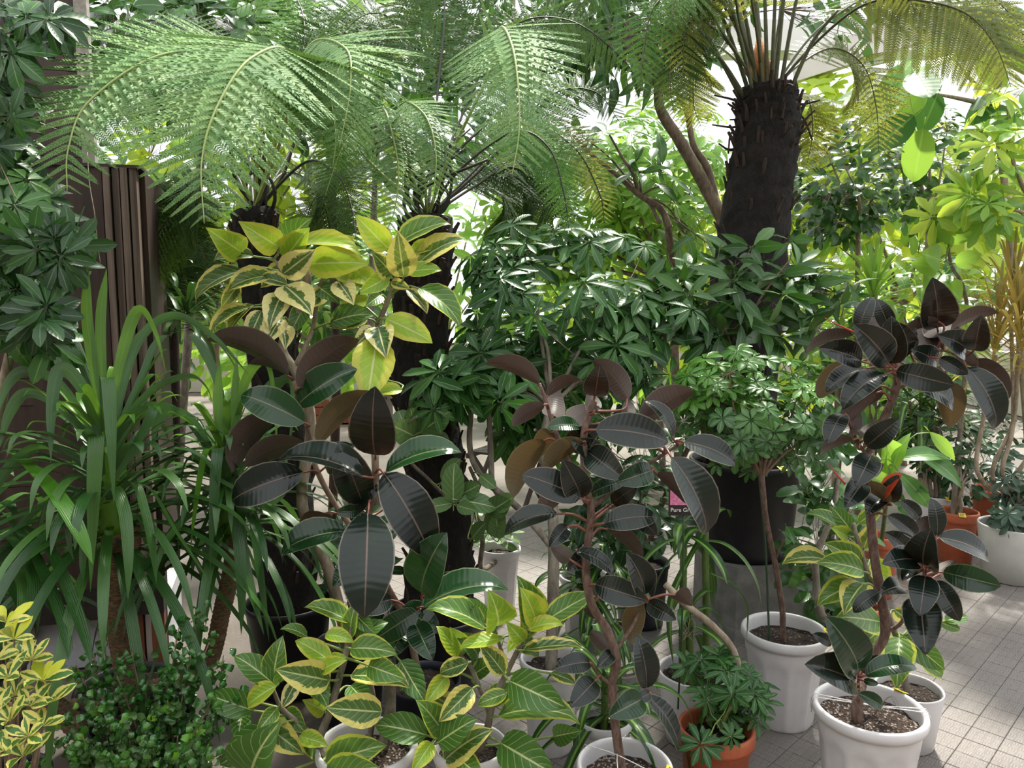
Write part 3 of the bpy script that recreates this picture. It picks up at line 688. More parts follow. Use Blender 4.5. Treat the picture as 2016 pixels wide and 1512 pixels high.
# --- right fern (A) on a concrete block
A0 = V((1.14, 3.48, 0))
PB = thing('concrete_block', 'rough grey concrete block under the large black fern pot', 'block', A0)
hx, hh = .225, .33
def block(b, x, y, z0, z1, ch):
    pr = [(-x+ch, -y), (x-ch, -y), (x, -y+ch), (x, y-ch), (x-ch, y), (-x+ch, y), (-x, y-ch), (-x, -y+ch)]
    vs = [V((p[0], p[1], z0)) for p in pr]+[V((p[0]*.985, p[1]*.985, z1)) for p in pr]; n = 8
    b.add(vs, [(i, (i+1) % n, n+(i+1) % n, n+i) for i in range(n)]+[tuple(range(n, 2*n)), tuple(range(n-1, -1, -1))])
bb = MB(); block(bb, hx, hx, 0, hh, .045); bb.build('body', m_conc, PB, WM[PB] @ Matrix.Rotation(.12, 4, 'Z'), sm=False)
bb = MB(); block(bb, hx+.012, hx+.012, 0, .05, .05); bb.build('foot_slab', m_conc, PB, WM[PB] @ Matrix.Rotation(.12, 4, 'Z'), sm=False)
PA = V((1.085, 3.48, hh))
FA = thing('tree_fern', 'massive black-trunked tree fern in a wide black pot on a concrete block', 'tree fern', PA, GF)
add_pot(FA, .255, .44, m_black, m_soil, 'nursery', .84, tag=-1.2)
fa = P(1508, 195, 3.42)
fern_trunk(FA, [PA+V((0, 0, .38)), P(1452, 760, 3.5), P(1480, 480, 3.46), P(1510, 260, 3.43), P(1508, 175, 3.42)], .185, .125, 130, 5)
fu = MB(); fu.tube([P(1500, 190, 3.42), P(1498, 130, 3.42), P(1494, 75, 3.42)], [.05, .045, .01], 9); lbuild(fu, 'crown_fur', m_orange, FA, label='orange furry crown tip')
STP = [(1370, -60, 3.3), (1400, -80, 3.2), (1435, -90, 3.3), (1470, -110, 3.25), (1500, -110, 3.3), (1530, -100, 3.3), (1555, -100, 3.2), (1590, -90, 3.3), (1340, 60, 3.3), (1300, -30, 3.4), (1650, 20, 3.2), (1475, -120, 3.6), (1550, -120, 3.6), (1420, -100, 3.6)]
for a, b_, d in STP:
    c = P(1508+(a-1480)*.22, 170, 3.42+(d-3.42)*.3)
    tube_part('stipe', [c-V((0, 0, .08)), c.lerp(P(a, b_, d), .5)+V((0, 0, .02)), P(a, b_, d)], .010, .006, m_stipe, FA, 6)
F(FA, fa, [(1600, 90, 3.3), (1700, 10, 3.1), (1800, 0, 2.95), (1900, 25, 2.85), (1960, 90, 2.8), (1990, 170, 2.78)], .30, 30, m_feo, True, m_stipe, start=.42, droop=.55)
F(FA, fa, [(1570, 130, 3.5), (1640, 95, 3.6), (1700, 130, 3.65), (1725, 210, 3.65), (1730, 300, 3.65)], .24, 28, m_feo, True, m_stipe, start=.3)
F(FA, fa, [(1430, 80, 3.3), (1370, 40, 3.2), (1330, 80, 3.15), (1320, 160, 3.1), (1325, 220, 3.1)], .22, 36, m_feb, False, m_stipe)
F(FA, fa, [(1440, 110, 3.5), (1400, 90, 3.7), (1370, 120, 3.8), (1365, 200, 3.8), (1380, 250, 3.8)], .22, 36, m_feo, False, m_stipe)
F(FA, fa, [(1560, 190, 3.6), (1590, 190, 3.8), (1600, 260, 3.9), (1585, 340, 3.9)], .2, 34, m_feo, False, m_stipe)
F(FA, fa, [(1430, 20, 3.3), (1330, -60, 3.1), (1210, -50, 3.0), (1130, 30, 2.95)], .26, 38, m_feb, False, m_stipe)
F(FA, fa, [(1480, 0, 3.2), (1450, -120, 2.9), (1400, -130, 2.7), (1340, -30, 2.6), (1320, 50, 2.6)], .24, 40, m_fem, False, m_stipe)
F(FA, fa, [(1540, 10, 3.4), (1560, -100, 3.2), (1650, -120, 3.0), (1760, -60, 2.9), (1800, 20, 2.9)], .24, 38, m_feo, False, m_stipe)
F(FA, fa, [(1620, 50, 3.5), (1790, -40, 3.6), (1930, -20, 3.7), (2040, 80, 3.7)], .3, 40, m_feo, False, m_stipe, droop=.5)
F(FA, fa, [(1420, 60, 3.2), (1360, -20, 2.95), (1290, 10, 2.8), (1265, 110, 2.75), (1262, 180, 2.75)], .20, 28, m_fem, False, m_stipe)
F(FA, fa, [(1460, 60, 3.3), (1440, -30, 3.2), (1390, -40, 3.1), (1350, 60, 3.05), (1345, 150, 3.05)], .20, 28, m_feo, False, m_stipe)
for k in range(16):
    a = U(0, 6.28); o = V((math.cos(a), math.sin(a), 0)); p = fa+o*.12+V((0, 0, U(-.22, .0))); tube_part('dead_stipe', [p, p+o*.04+V((0, 0, U(-.01, .04))), p+o*U(.05, .14)+V((0, 0, U(-.08, .09)))], .007, .004, b_stub, FA, 5)
# ---------------------------------------------------------------- rubber plants (dark) and variegated figs: every leaf is its own part
RM = dict(d=m_rub, g=m_rubg, o=m_rubo, r=m_rubr)
AM = dict(v=m_aly, g=m_alg, l=m_all, c=m_alc)
GR, GA = 'dark rubber plants', 'variegated figs'
def flat(p): return V((p.x, p.y, 0))
def potted(name, label, cat, rim, h, wpx, mat=m_white, soil=m_soil, style='flute', base=.72, group=None, tag=None, fill=.86, rot=.1):
    c = PZ(rim[0], rim[1], h); R = wpx*.5*depth(c)/FPX
    t = thing(name, label, cat, flat(c), group)
    add_pot(t, R, h, mat, soil, style, base, tag, fill, rot, seed=len(bpy.data.objects) % 97)
    return t, flat(c)+V((0, 0, h*fill)), depth(c), R
# --- centre rubber plant
RB, sB, dB, rB = potted('rubber_plant', 'dark burgundy rubber plant in the centre foreground, its crooked trunk in a white pot', 'rubber plant', (1230, 1502), .33, 190, soil=m_soil2, group=GR, tag=-.35)
D = dB
pB = paths_of(RB, [(D, .0125, .009, [sB-V((0, 0, .02)), (1213, 1440), (1205, 1350), (1214, 1300), (1195, 1240), (1165, 1190), (1153, 1120), (1158, 1060), (1164, 1000), (1152, 950), (1149, 870), (1155, 830), (1170, 790)]),
    (D, .007, .004, [(1152, 950), (1118, 900, D+.03), (1090, 840, D+.05), (1075, 790, D+.06), (1063, 757, D+.06)]),
    (D, .007, .004, [(1164, 1000), (1230, 945, D+.05), (1290, 905, D+.06), (1345, 870, D+.05)]),
    (D, .006, .003, [(1205, 1290), (1240, 1240, D+.03), (1262, 1195, D+.05), (1275, 1175, D+.05)]),
    (D, .005, .003, [(1205, 1350), (1180, 1330, D-.02), (1165, 1310, D-.03)]), (D, .005, .003, [(1213, 1385), (1250, 1372, D-.02), (1275, 1365, D-.02)])], b_rub)
hero(RB, '''
1063 756 961 716 30 u 6
1237 787 1172 711 42 u 8
1171 780 1180 725 48 d 2
1171 808 1160 772 58 u -3
1088 818 1098 768 48 u 7
1076 780 1140 747 20 u 8
1072 796 1010 835 28 u 3
1172 846 1311 868 60 d -6
1262 830 1360 770 46 u 4
1324 862 1275 792 20 d 3
1237 816 1238 788 30 u 3
1143 840 1080 842 24 g 2
1150 868 1073 925 34 uo -2
1072 865 1010 973 46 uo 3
1143 981 1033 936 54 d -7
1145 981 1112 912 52 d -3
1158 890 1223 938 54 d 1
1285 926 1219 948 44 g -4
1230 950 1160 976 26 g 2
1293 931 1350 987 26 u 5
1322 900 1391 1046 58 d -9
1347 870 1445 912 40 d -4
1188 1030 1290 1018 44 d -5
1098 1011 996 1048 34 d -2
1117 1036 1084 1074 34 d -3
1122 1102 1086 1074 44 u 0
1133 1084 1208 1130 24 d -3
1195 1040 1262 1100 24 u 5
1270 1171 1238 1094 46 d -4
1172 1150 1267 1180 52 d -3
1256 1185 1245 1265 40 uo 2
1275 1187 1327 1218 34 d -1
1273 1355 1256 1256 44 d -3
1162 1305 1096 1316 36 d -4
1172 1340 1128 1386 46 d -5
1206 1285 1178 1312 36 d 1
1264 1376 1205 1408 48 g -6
1280 1365 1250 1380 26 d -3
1275 1371 1335 1482 24 d -2
1180 1210 1150 1200 32 u 4
1207 1285 1163 1245 36 u 4
1328 1170 1360 1190 30 u 6
1120 830 1160 800 40 u 9
1120 880 1175 842 46 d 8
1085 850 1050 900 40 uo 9
1180 900 1130 870 40 d 6
1205 990 1250 960 40 d 7
1100 960 1060 1010 44 u 8
1170 1080 1120 1120 40 d 5
1200 1150 1160 1180 30 u 6
1240 1000 1290 1050 36 d 7
''', D, 'rubber', RM, pB, m_pet)
for k in range(5): tube_part('root_hair', [sB+V((U(-.05, .03), U(-.05, .02), 0)), sB+V((U(-.06, .05), U(-.05, .0), U(.02, .05))), sB+V((U(-.09, .02), U(-.06, .0), U(-.01, .02)))], .001, .0006, b_rub, RB, 4)
for a in (-.5, .6): tube_part('tie_string', [WM[RB].translation+V((0, 0, .335))+V((math.cos(a+1.9), math.sin(a+1.9), 0))*rB*.98, P(1215, 1490, D-.012)+V((0, 0, .005)), WM[RB].translation+V((0, 0, .335))+V((math.cos(a-1.3), math.sin(a-1.3), 0))*rB*.98], .0012, .0012, m_string, RB, 5)
# --- right rubber plant
RC, sC, dC, rC = potted('rubber_plant', 'tall dark burgundy rubber plant on the right, glossy heads above a white pot', 'rubber plant', (1712, 1388), .33, 212, soil=m_soil2, group=GR, tag=.55)
D = dC
pC = paths_of(RC, [(D, .016, .011, [sC+V((-.03, .0, -.02)), (1688, 1380, D+.0), (1712, 1300, D+.08), (1742, 1250, D+.08), (1736, 1180, D+.06), (1722, 1100, D+.05), (1712, 1000, D+.05), (1704, 940, D+.06), (1716, 880, D+.08), (1742, 820, D+.08), (1764, 765, D+.08), (1768, 715, D+.08)]),
    (D, .007, .004, [(1742, 1245, D+.08), (1775, 1225, D+.06), (1800, 1170, D+.03), (1820, 1128, D+.02)]),
    (D, .006, .004, [(1766, 740, D+.08), (1810, 715, D+.12), (1850, 690, D+.14), (1890, 700, D+.14)]),
    (D, .006, .004, [(1710, 900, D+.08), (1688, 870, D+.08), (1676, 845, D+.08)]),
    (D, .005, .003, [(1690, 1380, D-.02), (1690, 1345, D-.05), (1690, 1320, D-.06)]), (D, .004, .003, [(1715, 1010, D+.05), (1735, 1000, D+.03), (1748, 985, D+.02)])], b_rub)
hero(RC, '''
1845 645 1838 556 58 d 16
1854 662 1847 586 74 u 10
1835 692 1820 622 50 u 13
1870 655 1960 615 20 u 12
1918 690 1931 627 52 d 6
1900 692 1853 662 42 d 9
1850 632 1776 658 16 u 9
1748 716 1688 645 54 d -4
1757 716 1755 630 56 d 1
1755 652 1728 592 32 d 4
1690 652 1717 587 30 d 6
1745 662 1700 625 38 u 7
1696 712 1619 686 44 d 0
1680 660 1586 702 16 u 5
1764 730 1872 757 54 d -5
1774 743 1876 803 34 d 0
1871 752 1870 839 46 uo 5
1903 722 1961 838 46 d 6
1925 705 1979 790 36 u 12
1850 705 1903 735 28 d 4
1885 700 1924 722 24 u 10
1743 736 1662 800 42 d -2
1688 712 1610 779 40 uo 5
1703 725 1629 768 34 d 3
1725 772 1662 836 32 u 4
1679 856 1684 800 32 u 5
1660 815 1631 869 36 d 3
1706 878 1767 828 44 d -4
1703 865 1735 830 32 u 2
1680 865 1616 894 18 u 2
1716 896 1688 951 52 d -3
1700 948 1667 994 42 d -2
1712 932 1738 914 30 u 3
1741 980 1773 933 20 r -2
1746 986 1766 940 40 d 2
1753 990 1696 953 22 uo -3
1747 1015 1805 1058 30 d -2
1772 985 1810 1022 24 d 2
1844 1056 1835 984 28 d 3
1847 1058 1947 1103 32 d 3
1792 1090 1747 1051 36 d 0
1825 1117 1830 1049 54 d -2
1800 1062 1828 1018 26 u 3
1803 1105 1744 1108 42 d -3
1808 1120 1778 1140 24 d 0
1856 1126 1964 1152 56 g 1
1822 1134 1812 1204 58 d -8
1843 1143 1887 1218 46 d -4
1812 1178 1821 1277 88 d -4
1778 1160 1738 1166 32 d 0
1733 1165 1682 1203 28 d 2
1689 1325 1634 1223 64 g -8
1684 1346 1596 1310 60 d -8
1703 1330 1801 1313 34 g -8
1697 1323 1730 1293 32 d -2
1700 1340 1728 1346 20 g -10
1690 1365 1737 1391 24 g -10
1637 1268 1602 1249 20 d 6
1790 690 1770 640 46 d 12
1810 730 1850 775 44 u 12
1730 760 1690 800 44 u 9
1800 700 1830 660 40 u 15
1845 720 1800 690 36 d 14
1765 700 1800 650 44 d 15
1850 1130 1880 1105 34 u 6
1790 1150 1770 1110 36 u 5
1850 1165 1830 1120 40 u 6
1740 980 1710 1010 30 d 4
''', D, 'rubber', RM, pC, m_pet)
for a, b_ in (((1680, 653), (1624, 626)), ((1664, 953), (1630, 913)), ((1738, 1003), (1752, 975))): tube_part('red_shoot', [P(*a, D+.03), P((a[0]+b_[0])/2, (a[1]+b_[1])/2+1, D+.03), P(*b_, D+.03)], .0035, .0008, m_red, RC, 6, label='thin red leaf sheath')
c0 = WM[RC].translation+V((0, 0, .333))
for a0, a1 in ((2.9, -.35), (2.75, -.2)):
    e = [c0+V((math.cos(q)*rC*k_, math.sin(q)*rC*k_, z)) for q, k_, z in ((a0, 1.005, -.045), (a0, 1.008, -.012), (a0, .96, .002))]+[c0+V((.0, -.015, .004))]+[c0+V((math.cos(q)*rC*k_, math.sin(q)*rC*k_, z)) for q, k_, z in ((a1, .96, .002), (a1, 1.008, -.012), (a1, 1.005, -.045))]
    g = MB(); g.tube(e, .0016, 5); lbuild(g, 'tie_string', m_string, RC)
for k in range(4): tube_part('root_hair', [sC+V((.02, .02, 0)), sC+V((.05+U(-.02, .03), .03, U(.03, .06))), sC+V((U(.05, .10), U(-.04, .04), U(0, .03)))], .0008, .0005, b_rub, RC, 4)
# --- left rubber plant (large leaves)
RA, sA, dA, rA = potted('rubber_plant', 'rubber plant with the biggest glossy leaves, left of centre, in a low navy pot', 'rubber plant', (832, 1335), .22, 150, mat=m_navy, style='nursery', base=.85, group=GR)
D = 2.15
pA = paths_of(RA, [(D, .012, .008, [sA-V((0, 0, .02)), (800, 1230, dA-.02), (760, 1150, D+.15), (720, 1060, D+.08), (728, 1000, D+.02), (738, 940, D), (739, 895, D)]),
    (D, .010, .006, [(760, 1150, D+.15), (700, 1050, D+.14), (655, 985, D+.12), (622, 920, D+.10), (606, 850, D+.10), (590, 790, D+.10), (578, 750, D+.10)]),
    (D, .007, .005, [(800, 1230, dA-.02), (815, 1215, D+.08), (833, 1185, D+.05)])], b_twig)
hero(RA, '''
569 740 417 667 40 u 8
565 738 495 715 16 u 10
587 764 699 668 50 u 4
600 832 479 778 60 g 1
587 796 696 728 56 g 8
545 812 459 921 46 u 7
600 873 486 913 40 u 6
597 930 459 983 66 d 2
714 938 551 905 38 d -8
625 876 743 778 38 uo 6
739 896 737 776 78 d -5
714 990 671 879 66 d 3
759 929 901 887 38 g 0
756 931 844 1087 82 d -7
725 1010 718 1198 112 d -14
831 1168 872 1060 70 g 0
831 1195 993 1157 42 g -2
835 1172 918 1142 36 g 5
823 1203 739 1258 52 g -2
817 1227 848 1293 68 g -3
684 1046 556 1087 46 g 0
715 1005 665 1008 24 g 5
640 920 690 880 46 g 9
690 1000 740 960 46 d 9
760 1000 800 960 40 g 8
700 1100 660 1150 50 g 8
640 1010 600 1060 44 u 10
790 1200 860 1240 50 g 6
770 1180 700 1200 46 d 8
800 1230 770 1290 46 g 6
''', D, 'rubber', RM, pA, m_pet)
# --- upper variegated fig
AA = thing('variegated_fig', 'tall variegated fig with lime and cream leaves in front of the fern trunks', 'fig tree', flat(PZ(690, 1262, .28)), GA)
add_pot(AA, .13, .28, m_black, m_soil, 'nursery', .8); sa = WM[AA].translation+V((0, 0, .23)); D = 2.45
pAA = paths_of(AA, [(D, .020, .012, [sa-V((0, 0, .02)), (650, 1130, D+.12), (598, 1010, D+.06), (600, 920, D+.04), (612, 850, D+.03), (606, 790, D+.02), (582, 733, D), (556, 680, D), (590, 600, D), (605, 545, D), (585, 505, D)]),
    (D, .011, .007, [(606, 790, D+.02), (670, 740, D+.04), (720, 690, D+.03), (748, 630, D+.02), (770, 575, D), (785, 530, D)]),
    (D, .008, .005, [(582, 720, D), (615, 650, D+.02), (625, 590, D+.02), (640, 545, D+.02), (690, 560, D+.02)]), (D, .006, .004, [(605, 560, D), (560, 540, D-.02), (540, 510, D-.03)])], b_pale)
hero(AA, '''
476 497 420 458 60 l -4
549 486 484 445 62 l -6
559 483 603 437 42 g 2
560 510 600 458 42 l -2
580 488 697 495 22 l -5
500 505 427 510 22 v -3
608 520 709 518 54 l -2
556 540 609 500 46 c -6
478 533 390 588 24 v -2
537 543 455 568 30 v -4
565 560 515 547 24 v -7
560 562 606 606 50 c -9
556 580 533 638 42 c -10
553 628 528 671 34 c -11
555 640 562 679 30 c -9
515 612 490 666 36 c -2
490 605 417 661 16 v -2
500 600 455 655 18 v 0
600 600 575 649 32 g 2
665 553 691 590 38 c 0
650 635 726 620 36 g -1
765 490 709 433 46 l -3
782 480 873 440 30 g -5
795 546 785 471 62 v -8
820 522 909 475 34 v -4
808 497 860 485 22 l -2
775 540 740 504 40 v -1
800 535 861 530 24 l -7
717 560 660 540 28 l 0
765 545 715 572 30 l -4
750 580 724 600 24 g -1
730 590 667 612 22 l 1
825 567 899 631 38 g -4
800 570 838 611 22 c -2
770 555 802 566 18 v -3
760 627 841 667 44 l -5
725 627 652 640 34 v 0
735 645 699 681 34 c 0
745 645 757 692 52 c -3
742 668 726 771 70 l -9
792 768 745 773 20 l -3
640 500 690 470 34 l 4
700 540 740 560 34 l 3
640 570 610 600 30 v 3
690 600 660 640 30 g 4
560 520 520 560 34 v 3
720 520 690 560 36 l 4
620 560 660 590 30 g 3
470 560 440 600 26 v 2
''', D, 'altis', AM, pAA, m_petg, ext=.12)
# --- lower left variegated fig
AB, sb, dAB, rAB = potted('variegated_fig', 'bushy yellow-green variegated fig at the bottom left of centre, in a white pot', 'fig tree', (722, 1462), .33, 200, group=GA, soil=m_soil2)
D = dAB-.02
pAB = paths_of(AB, [(D, .012, .007, [sb+V((-.04, -.03, -.02)), (630, 1470), (650, 1400), (672, 1320), (690, 1250), (702, 1205)]),
    (D, .009, .005, [(628, 1470), (595, 1430), (555, 1395), (535, 1350)]), (D, .018, .012, [sb+V((.03, .04, -.02)), (768, 1400, D+.08), (766, 1330, D+.1), (760, 1290, D+.1)]), (D, .009, .007, [sb+V((-.01, .04, -.02)), (735, 1400, D+.08), (728, 1330, D+.08)])], b_grey)
hero(AB, '''
536 1345 464 1292 44 g -2
538 1345 554 1257 44 g 0
650 1340 552 1320 60 v -6
650 1300 584 1260 36 l -2
635 1320 678 1300 28 l -7
640 1250 694 1262 26 l -5
690 1225 604 1192 30 g 0
700 1230 645 1200 26 g 2
605 1255 555 1237 18 g 2
500 1400 412 1369 48 g -2
545 1350 486 1390 32 l -6
585 1338 557 1391 36 c -5
612 1348 642 1386 42 g 2
545 1395 508 1438 36 g -7
478 1398 467 1459 52 g 0
545 1430 436 1504 64 g -4
500 1532 539 1436 86 g -9
520 1425 592 1481 52 v 0
590 1450 642 1466 30 l -4
752 1402 651 1394 60 v -9
690 1277 776 1285 44 g -6
725 1310 792 1335 46 g -8
690 1330 802 1347 42 v -4
788 1300 832 1376 56 g 2
650 1305 680 1294 22 l -3
690 1255 702 1189 28 g 0
640 1502 752 1468 62 g -6
640 1522 736 1512 60 g -9
700 1260 760 1225 32 g 3
660 1290 610 1310 36 g 3
690 1350 730 1395 40 g 4
600 1440 640 1500 46 g 5
560 1400 600 1440 36 g 4
640 1400 600 1380 34 l 3
700 1210 735 1245 30 g 2
''', D, 'altis', AM, pAB, m_petg)
# --- lower middle variegated fig
AC, sc, dAC, rAC = potted('variegated_fig', 'bright variegated fig at the bottom centre with upright lime new leaves, in a white pot', 'fig tree', (925, 1462), .33, 150, group=GA)
D = dAC-.02
pAC = paths_of(AC, [(D, .011, .006, [sc-V((0, 0, .02)), (955, 1450), (972, 1380), (1000, 1320), (1022, 1275), (1040, 1240)]),
    (D, .007, .005, [(965, 1400), (945, 1355), (925, 1310), (905, 1288)]), (D, .006, .004, [(1000, 1320), (985, 1275), (975, 1240)]), (D, .006, .004, [(955, 1450), (900, 1470), (862, 1458)])], b_grey)
hero(AC, '''
977 1233 967 1172 56 l -4
1045 1225 1024 1142 52 g 2
1055 1222 1030 1164 46 l -3
1075 1222 1166 1170 38 g -2
1040 1240 1106 1228 26 l -6
955 1237 845 1196 40 g -2
950 1225 925 1180 30 g 2
985 1258 907 1272 24 l -7
1030 1262 1000 1228 32 l -4
1010 1265 1000 1283 24 l -6
992 1326 947 1270 38 v -4
1030 1280 1144 1270 18 v -4
1003 1340 1106 1389 68 g -9
1085 1325 1132 1345 24 v -3
922 1305 866 1325 32 v -4
905 1290 864 1235 32 l 0
910 1290 890 1240 34 l 2
930 1355 869 1416 54 v -4
880 1330 840 1381 36 l 0
998 1365 941 1386 28 g -6
980 1410 1136 1415 48 g -2
842 1448 741 1427 52 g -6
870 1440 827 1384 48 g -3
862 1462 931 1418 50 g -8
875 1497 962 1438 56 v -5
850 1462 814 1516 48 l -8
985 1462 1086 1522 78 g -7
900 1490 946 1530 46 g -6
1000 1250 1060 1290 34 g 3
940 1290 900 1250 36 g 4
930 1330 980 1300 32 g 4
960 1380 1010 1350 36 g 4
900 1400 850 1370 40 v 5
1030 1250 1075 1200 34 g 4
1090 1450 1140 1440 40 g 3
''', D, 'altis', AM, pAC, m_petg)
# --- right variegated fig
AD, sd, dAD, rAD = potted('variegated_fig', 'variegated fig behind the right rubber plant, yellow-edged leaves, in a small white pot', 'fig tree', (1790, 1352), .20, 126, style='plain', base=.78, group=GA)
D = dAD
pAD = paths_of(AD, [(D, .011, .007, [sd-V((0, 0, .02)), (1775, 1300), (1760, 1240), (1735, 1180), (1710, 1130), (1690, 1070), (1680, 1030)])], b_grey)
hero(AD, '''
1630 1103 1544 1106 30 v 0
1700 1125 1614 1107 42 g -4
1695 1110 1629 1071 42 g 0
1680 1050 1640 1000 32 g 2
1660 1050 1591 1010 18 g 3
1690 1150 1612 1188 42 g -1
1700 1150 1664 1201 46 v -4
1735 1225 1657 1214 52 g -2
1771 1255 1766 1346 68 g -8
1778 1250 1856 1316 56 g -6
1810 1300 1857 1331 28 g -4
1860 1222 1906 1214 22 g 4
1850 1225 1890 1240 20 g 5
1700 1080 1720 1030 34 v 3
1720 1100 1750 1160 40 l 4
1690 1030 1735 1000 30 g 4
1740 1230 1700 1270 40 g 3
1780 1270 1740 1310 40 v 3
1670 1060 1640 1040 26 l 3
1760 1200 1800 1230 34 v 4
''', D, 'altis', AM, pAD, m_petg)
# ---------------------------------------------------------------- strap leaved plants
def strap(root, pts, w, mat, nrm=None, ns=5, wide=.35, name='leaf', fold=.25):
    """long blade along a curve, width w at its widest; top side up / outward"""
    q = smooth(pts, ns); m = len(q); vs, fs, uv = [], [], []
    t = (q[1]-q[0]).normalized(); nn = nrm or Z; nn = nn-t*nn.dot(t)
    if nn.length < .1: nn = (CP-q[0]); nn = nn-t*nn.dot(t); nn = -nn
    nn.normalize()
    for i, p in enumerate(q):
        t = (q[min(i+1, m-1)]-q[max(i-1, 0)]).normalized(); nn = (nn-t*nn.dot(t)).normalized(); s = t.cross(nn); f = i/(m-1)
        hw = w*.5*min(1, .55+f/wide*.45)*(1 if f < .5 else max(.02, (1-((f-.5)/.5)**2.2)))
        for k in (-1, 0, 1): vs.append(p+s*hw*k+nn*abs(k)*hw*fold); uv.append((.5+.5*k, f))
    for i in range(m-1):
        for k in (0, 1): a = i*3+k; fs.append((a, a+1, a+4, a+3))
    inv = WM[root].inverted()
    return link(name, mk('strap_leaf', [inv @ v for v in vs], fs, mat, uv), root, WM[root].copy())
def rosette(root, c, axis, n, L, w, mats, h=.3, up=(.1, 1.25), droop=.55, seed=1, ymax=None, ns=4):
    rr = random.Random(seed); axis = axis.normalized(); a0 = axis.orthogonal().normalized()
    for i in range(n):
        f = i/n; az = i*2.39996+rr.uniform(-.3, .3); e = up[1]-(up[1]-up[0])*(1-f)**1.0*1.0
        e = up[0]+(up[1]-up[0])*f+rr.uniform(-.15, .15)
        o = a0.copy(); o.rotate(Matrix.Rotation(az, 3, axis)); b = c+axis*h*(f-1)
        d = (o*math.cos(e)+axis*math.sin(e)).normalized(); l = L*rr.uniform(.75, 1.1)*(.75+.25*math.sin(math.pi*min(1, f+.2)))
        dr = droop*(1.15-f*.75)*rr.uniform(.6, 1.3)
        p = [b, b+d*l*.3-Z*dr*l*.03, b+d*l*.6-Z*dr*l*.24, b+d*l*.82-Z*dr*l*.58, b+d*l*.92-Z*dr*l*.95]
        strap(root, p, w*rr.uniform(.8, 1.15), mats[1] if (f > .8 and len(mats) > 1) else mats[0], axis*.6+(axis-o)*.5, ns)
def ringed(root, pts, r0, r1, mat, name='trunk', pitch=.013, n=14, amp=.10):
    q0 = smooth(pts, 12); L = sum((q0[i+1]-q0[i]).length for i in range(len(q0)-1)); K = int(L/pitch)*2
    q = [q0[min(len(q0)-1, int(i/K*(len(q0)-1)))].lerp(q0[min(len(q0)-1, int(i/K*(len(q0)-1))+1)], (i/K*(len(q0)-1)) % 1) for i in range(K+1)]
    R = [(r0+(r1-r0)*i/K)*(1+(amp if i % 2 else -amp*.3)*U(.4, 1)) for i in range(K+1)]
    b = MB(); b.tube(q, R, n); return lbuild(b, name, mat, root)
# --- big strap-leaved yucca on the left, two heads
YL = thing('yucca', 'large strap-leaved yucca on the left with two ringed trunks and drooping leaves', 'yucca', flat(P(262, 1490, 2.62)))
yb = WM[YL].translation
add_pot(YL, .17, .2, m_black, m_soil, 'nursery', .8)
h1, h2 = P(216, 905, 2.15), P(448, 930, 2.35)
ringed(YL, [yb+V((-.02, 0, .15)), P(262, 1380, 2.42), P(240, 1250, 2.32), P(232, 1120, 2.25), P(222, 1030, 2.2)], .040, .034, b_ring)
ringed(YL, [yb+V((.03, .05, .15)), P(400, 1320, 2.6), P(440, 1190, 2.5), P(458, 1100, 2.45), P(455, 1030, 2.4)], .030, .024, b_ring)
ringed(YL, [P(236, 1100, 2.26), P(262, 1075, 2.24), P(262, 1035, 2.24)], .022, .018, b_ring)
ringed(YL, [yb+V((-.05, -.05, .16)), P(170, 1440, 2.35), P(120, 1400, 2.3), P(95, 1385, 2.28)], .032, .030, b_ring)
for h, d in ((P(222, 1045, 2.2), P(214, 880, 2.15)), (P(455, 1045, 2.4), P(446, 900, 2.35))): tube_part('sheath', [h, h.lerp(d, .5), d], .036, .016, m_yucl, YL, 9)
Y1 = '''
205 840 172 640 172 520 . 22 l 0
206 840 198 640 210 528 . 20 l 3
212 850 240 700 272 612 328 738 24 l -4
195 860 165 770 120 726 100 912 27 g -12
206 850 208 770 212 748 224 990 25 g -16
200 940 192 890 190 864 178 1165 29 g -18
222 880 262 820 300 806 190 1000 20 g -14
222 850 300 770 370 742 420 800 22 g -5
222 850 270 680 340 622 490 738 20 g 2
195 870 120 760 50 730 0 805 22 g -8
195 890 110 800 50 775 0 880 24 g -3
190 930 90 880 30 910 -30 1010 24 g -8
20 890 70 930 120 990 182 1110 34 l -35
200 960 140 940 100 985 62 1150 24 g -15
205 970 165 960 140 1010 145 1105 22 g -18
215 985 225 960 245 1010 252 1180 24 g -20
225 980 262 950 285 1010 308 1150 22 g -15
215 990 190 1000 170 1050 165 1155 20 g -18
228 950 290 960 340 1040 415 1150 22 g -10
190 960 80 1000 30 1060 -20 1180 26 g -10
40 1030 95 1080 140 1180 180 1310 26 g -28
10 1010 60 1080 110 1190 135 1300 24 g -30
-40 1060 20 1060 60 1130 50 1210 24 g -25
-60 1130 0 1110 45 1150 20 1290 28 g -28
205 900 200 820 150 680 110 640 22 g 8
220 900 240 760 262 690 300 640 22 g 8
215 880 280 740 300 690 330 660 18 g 10
'''
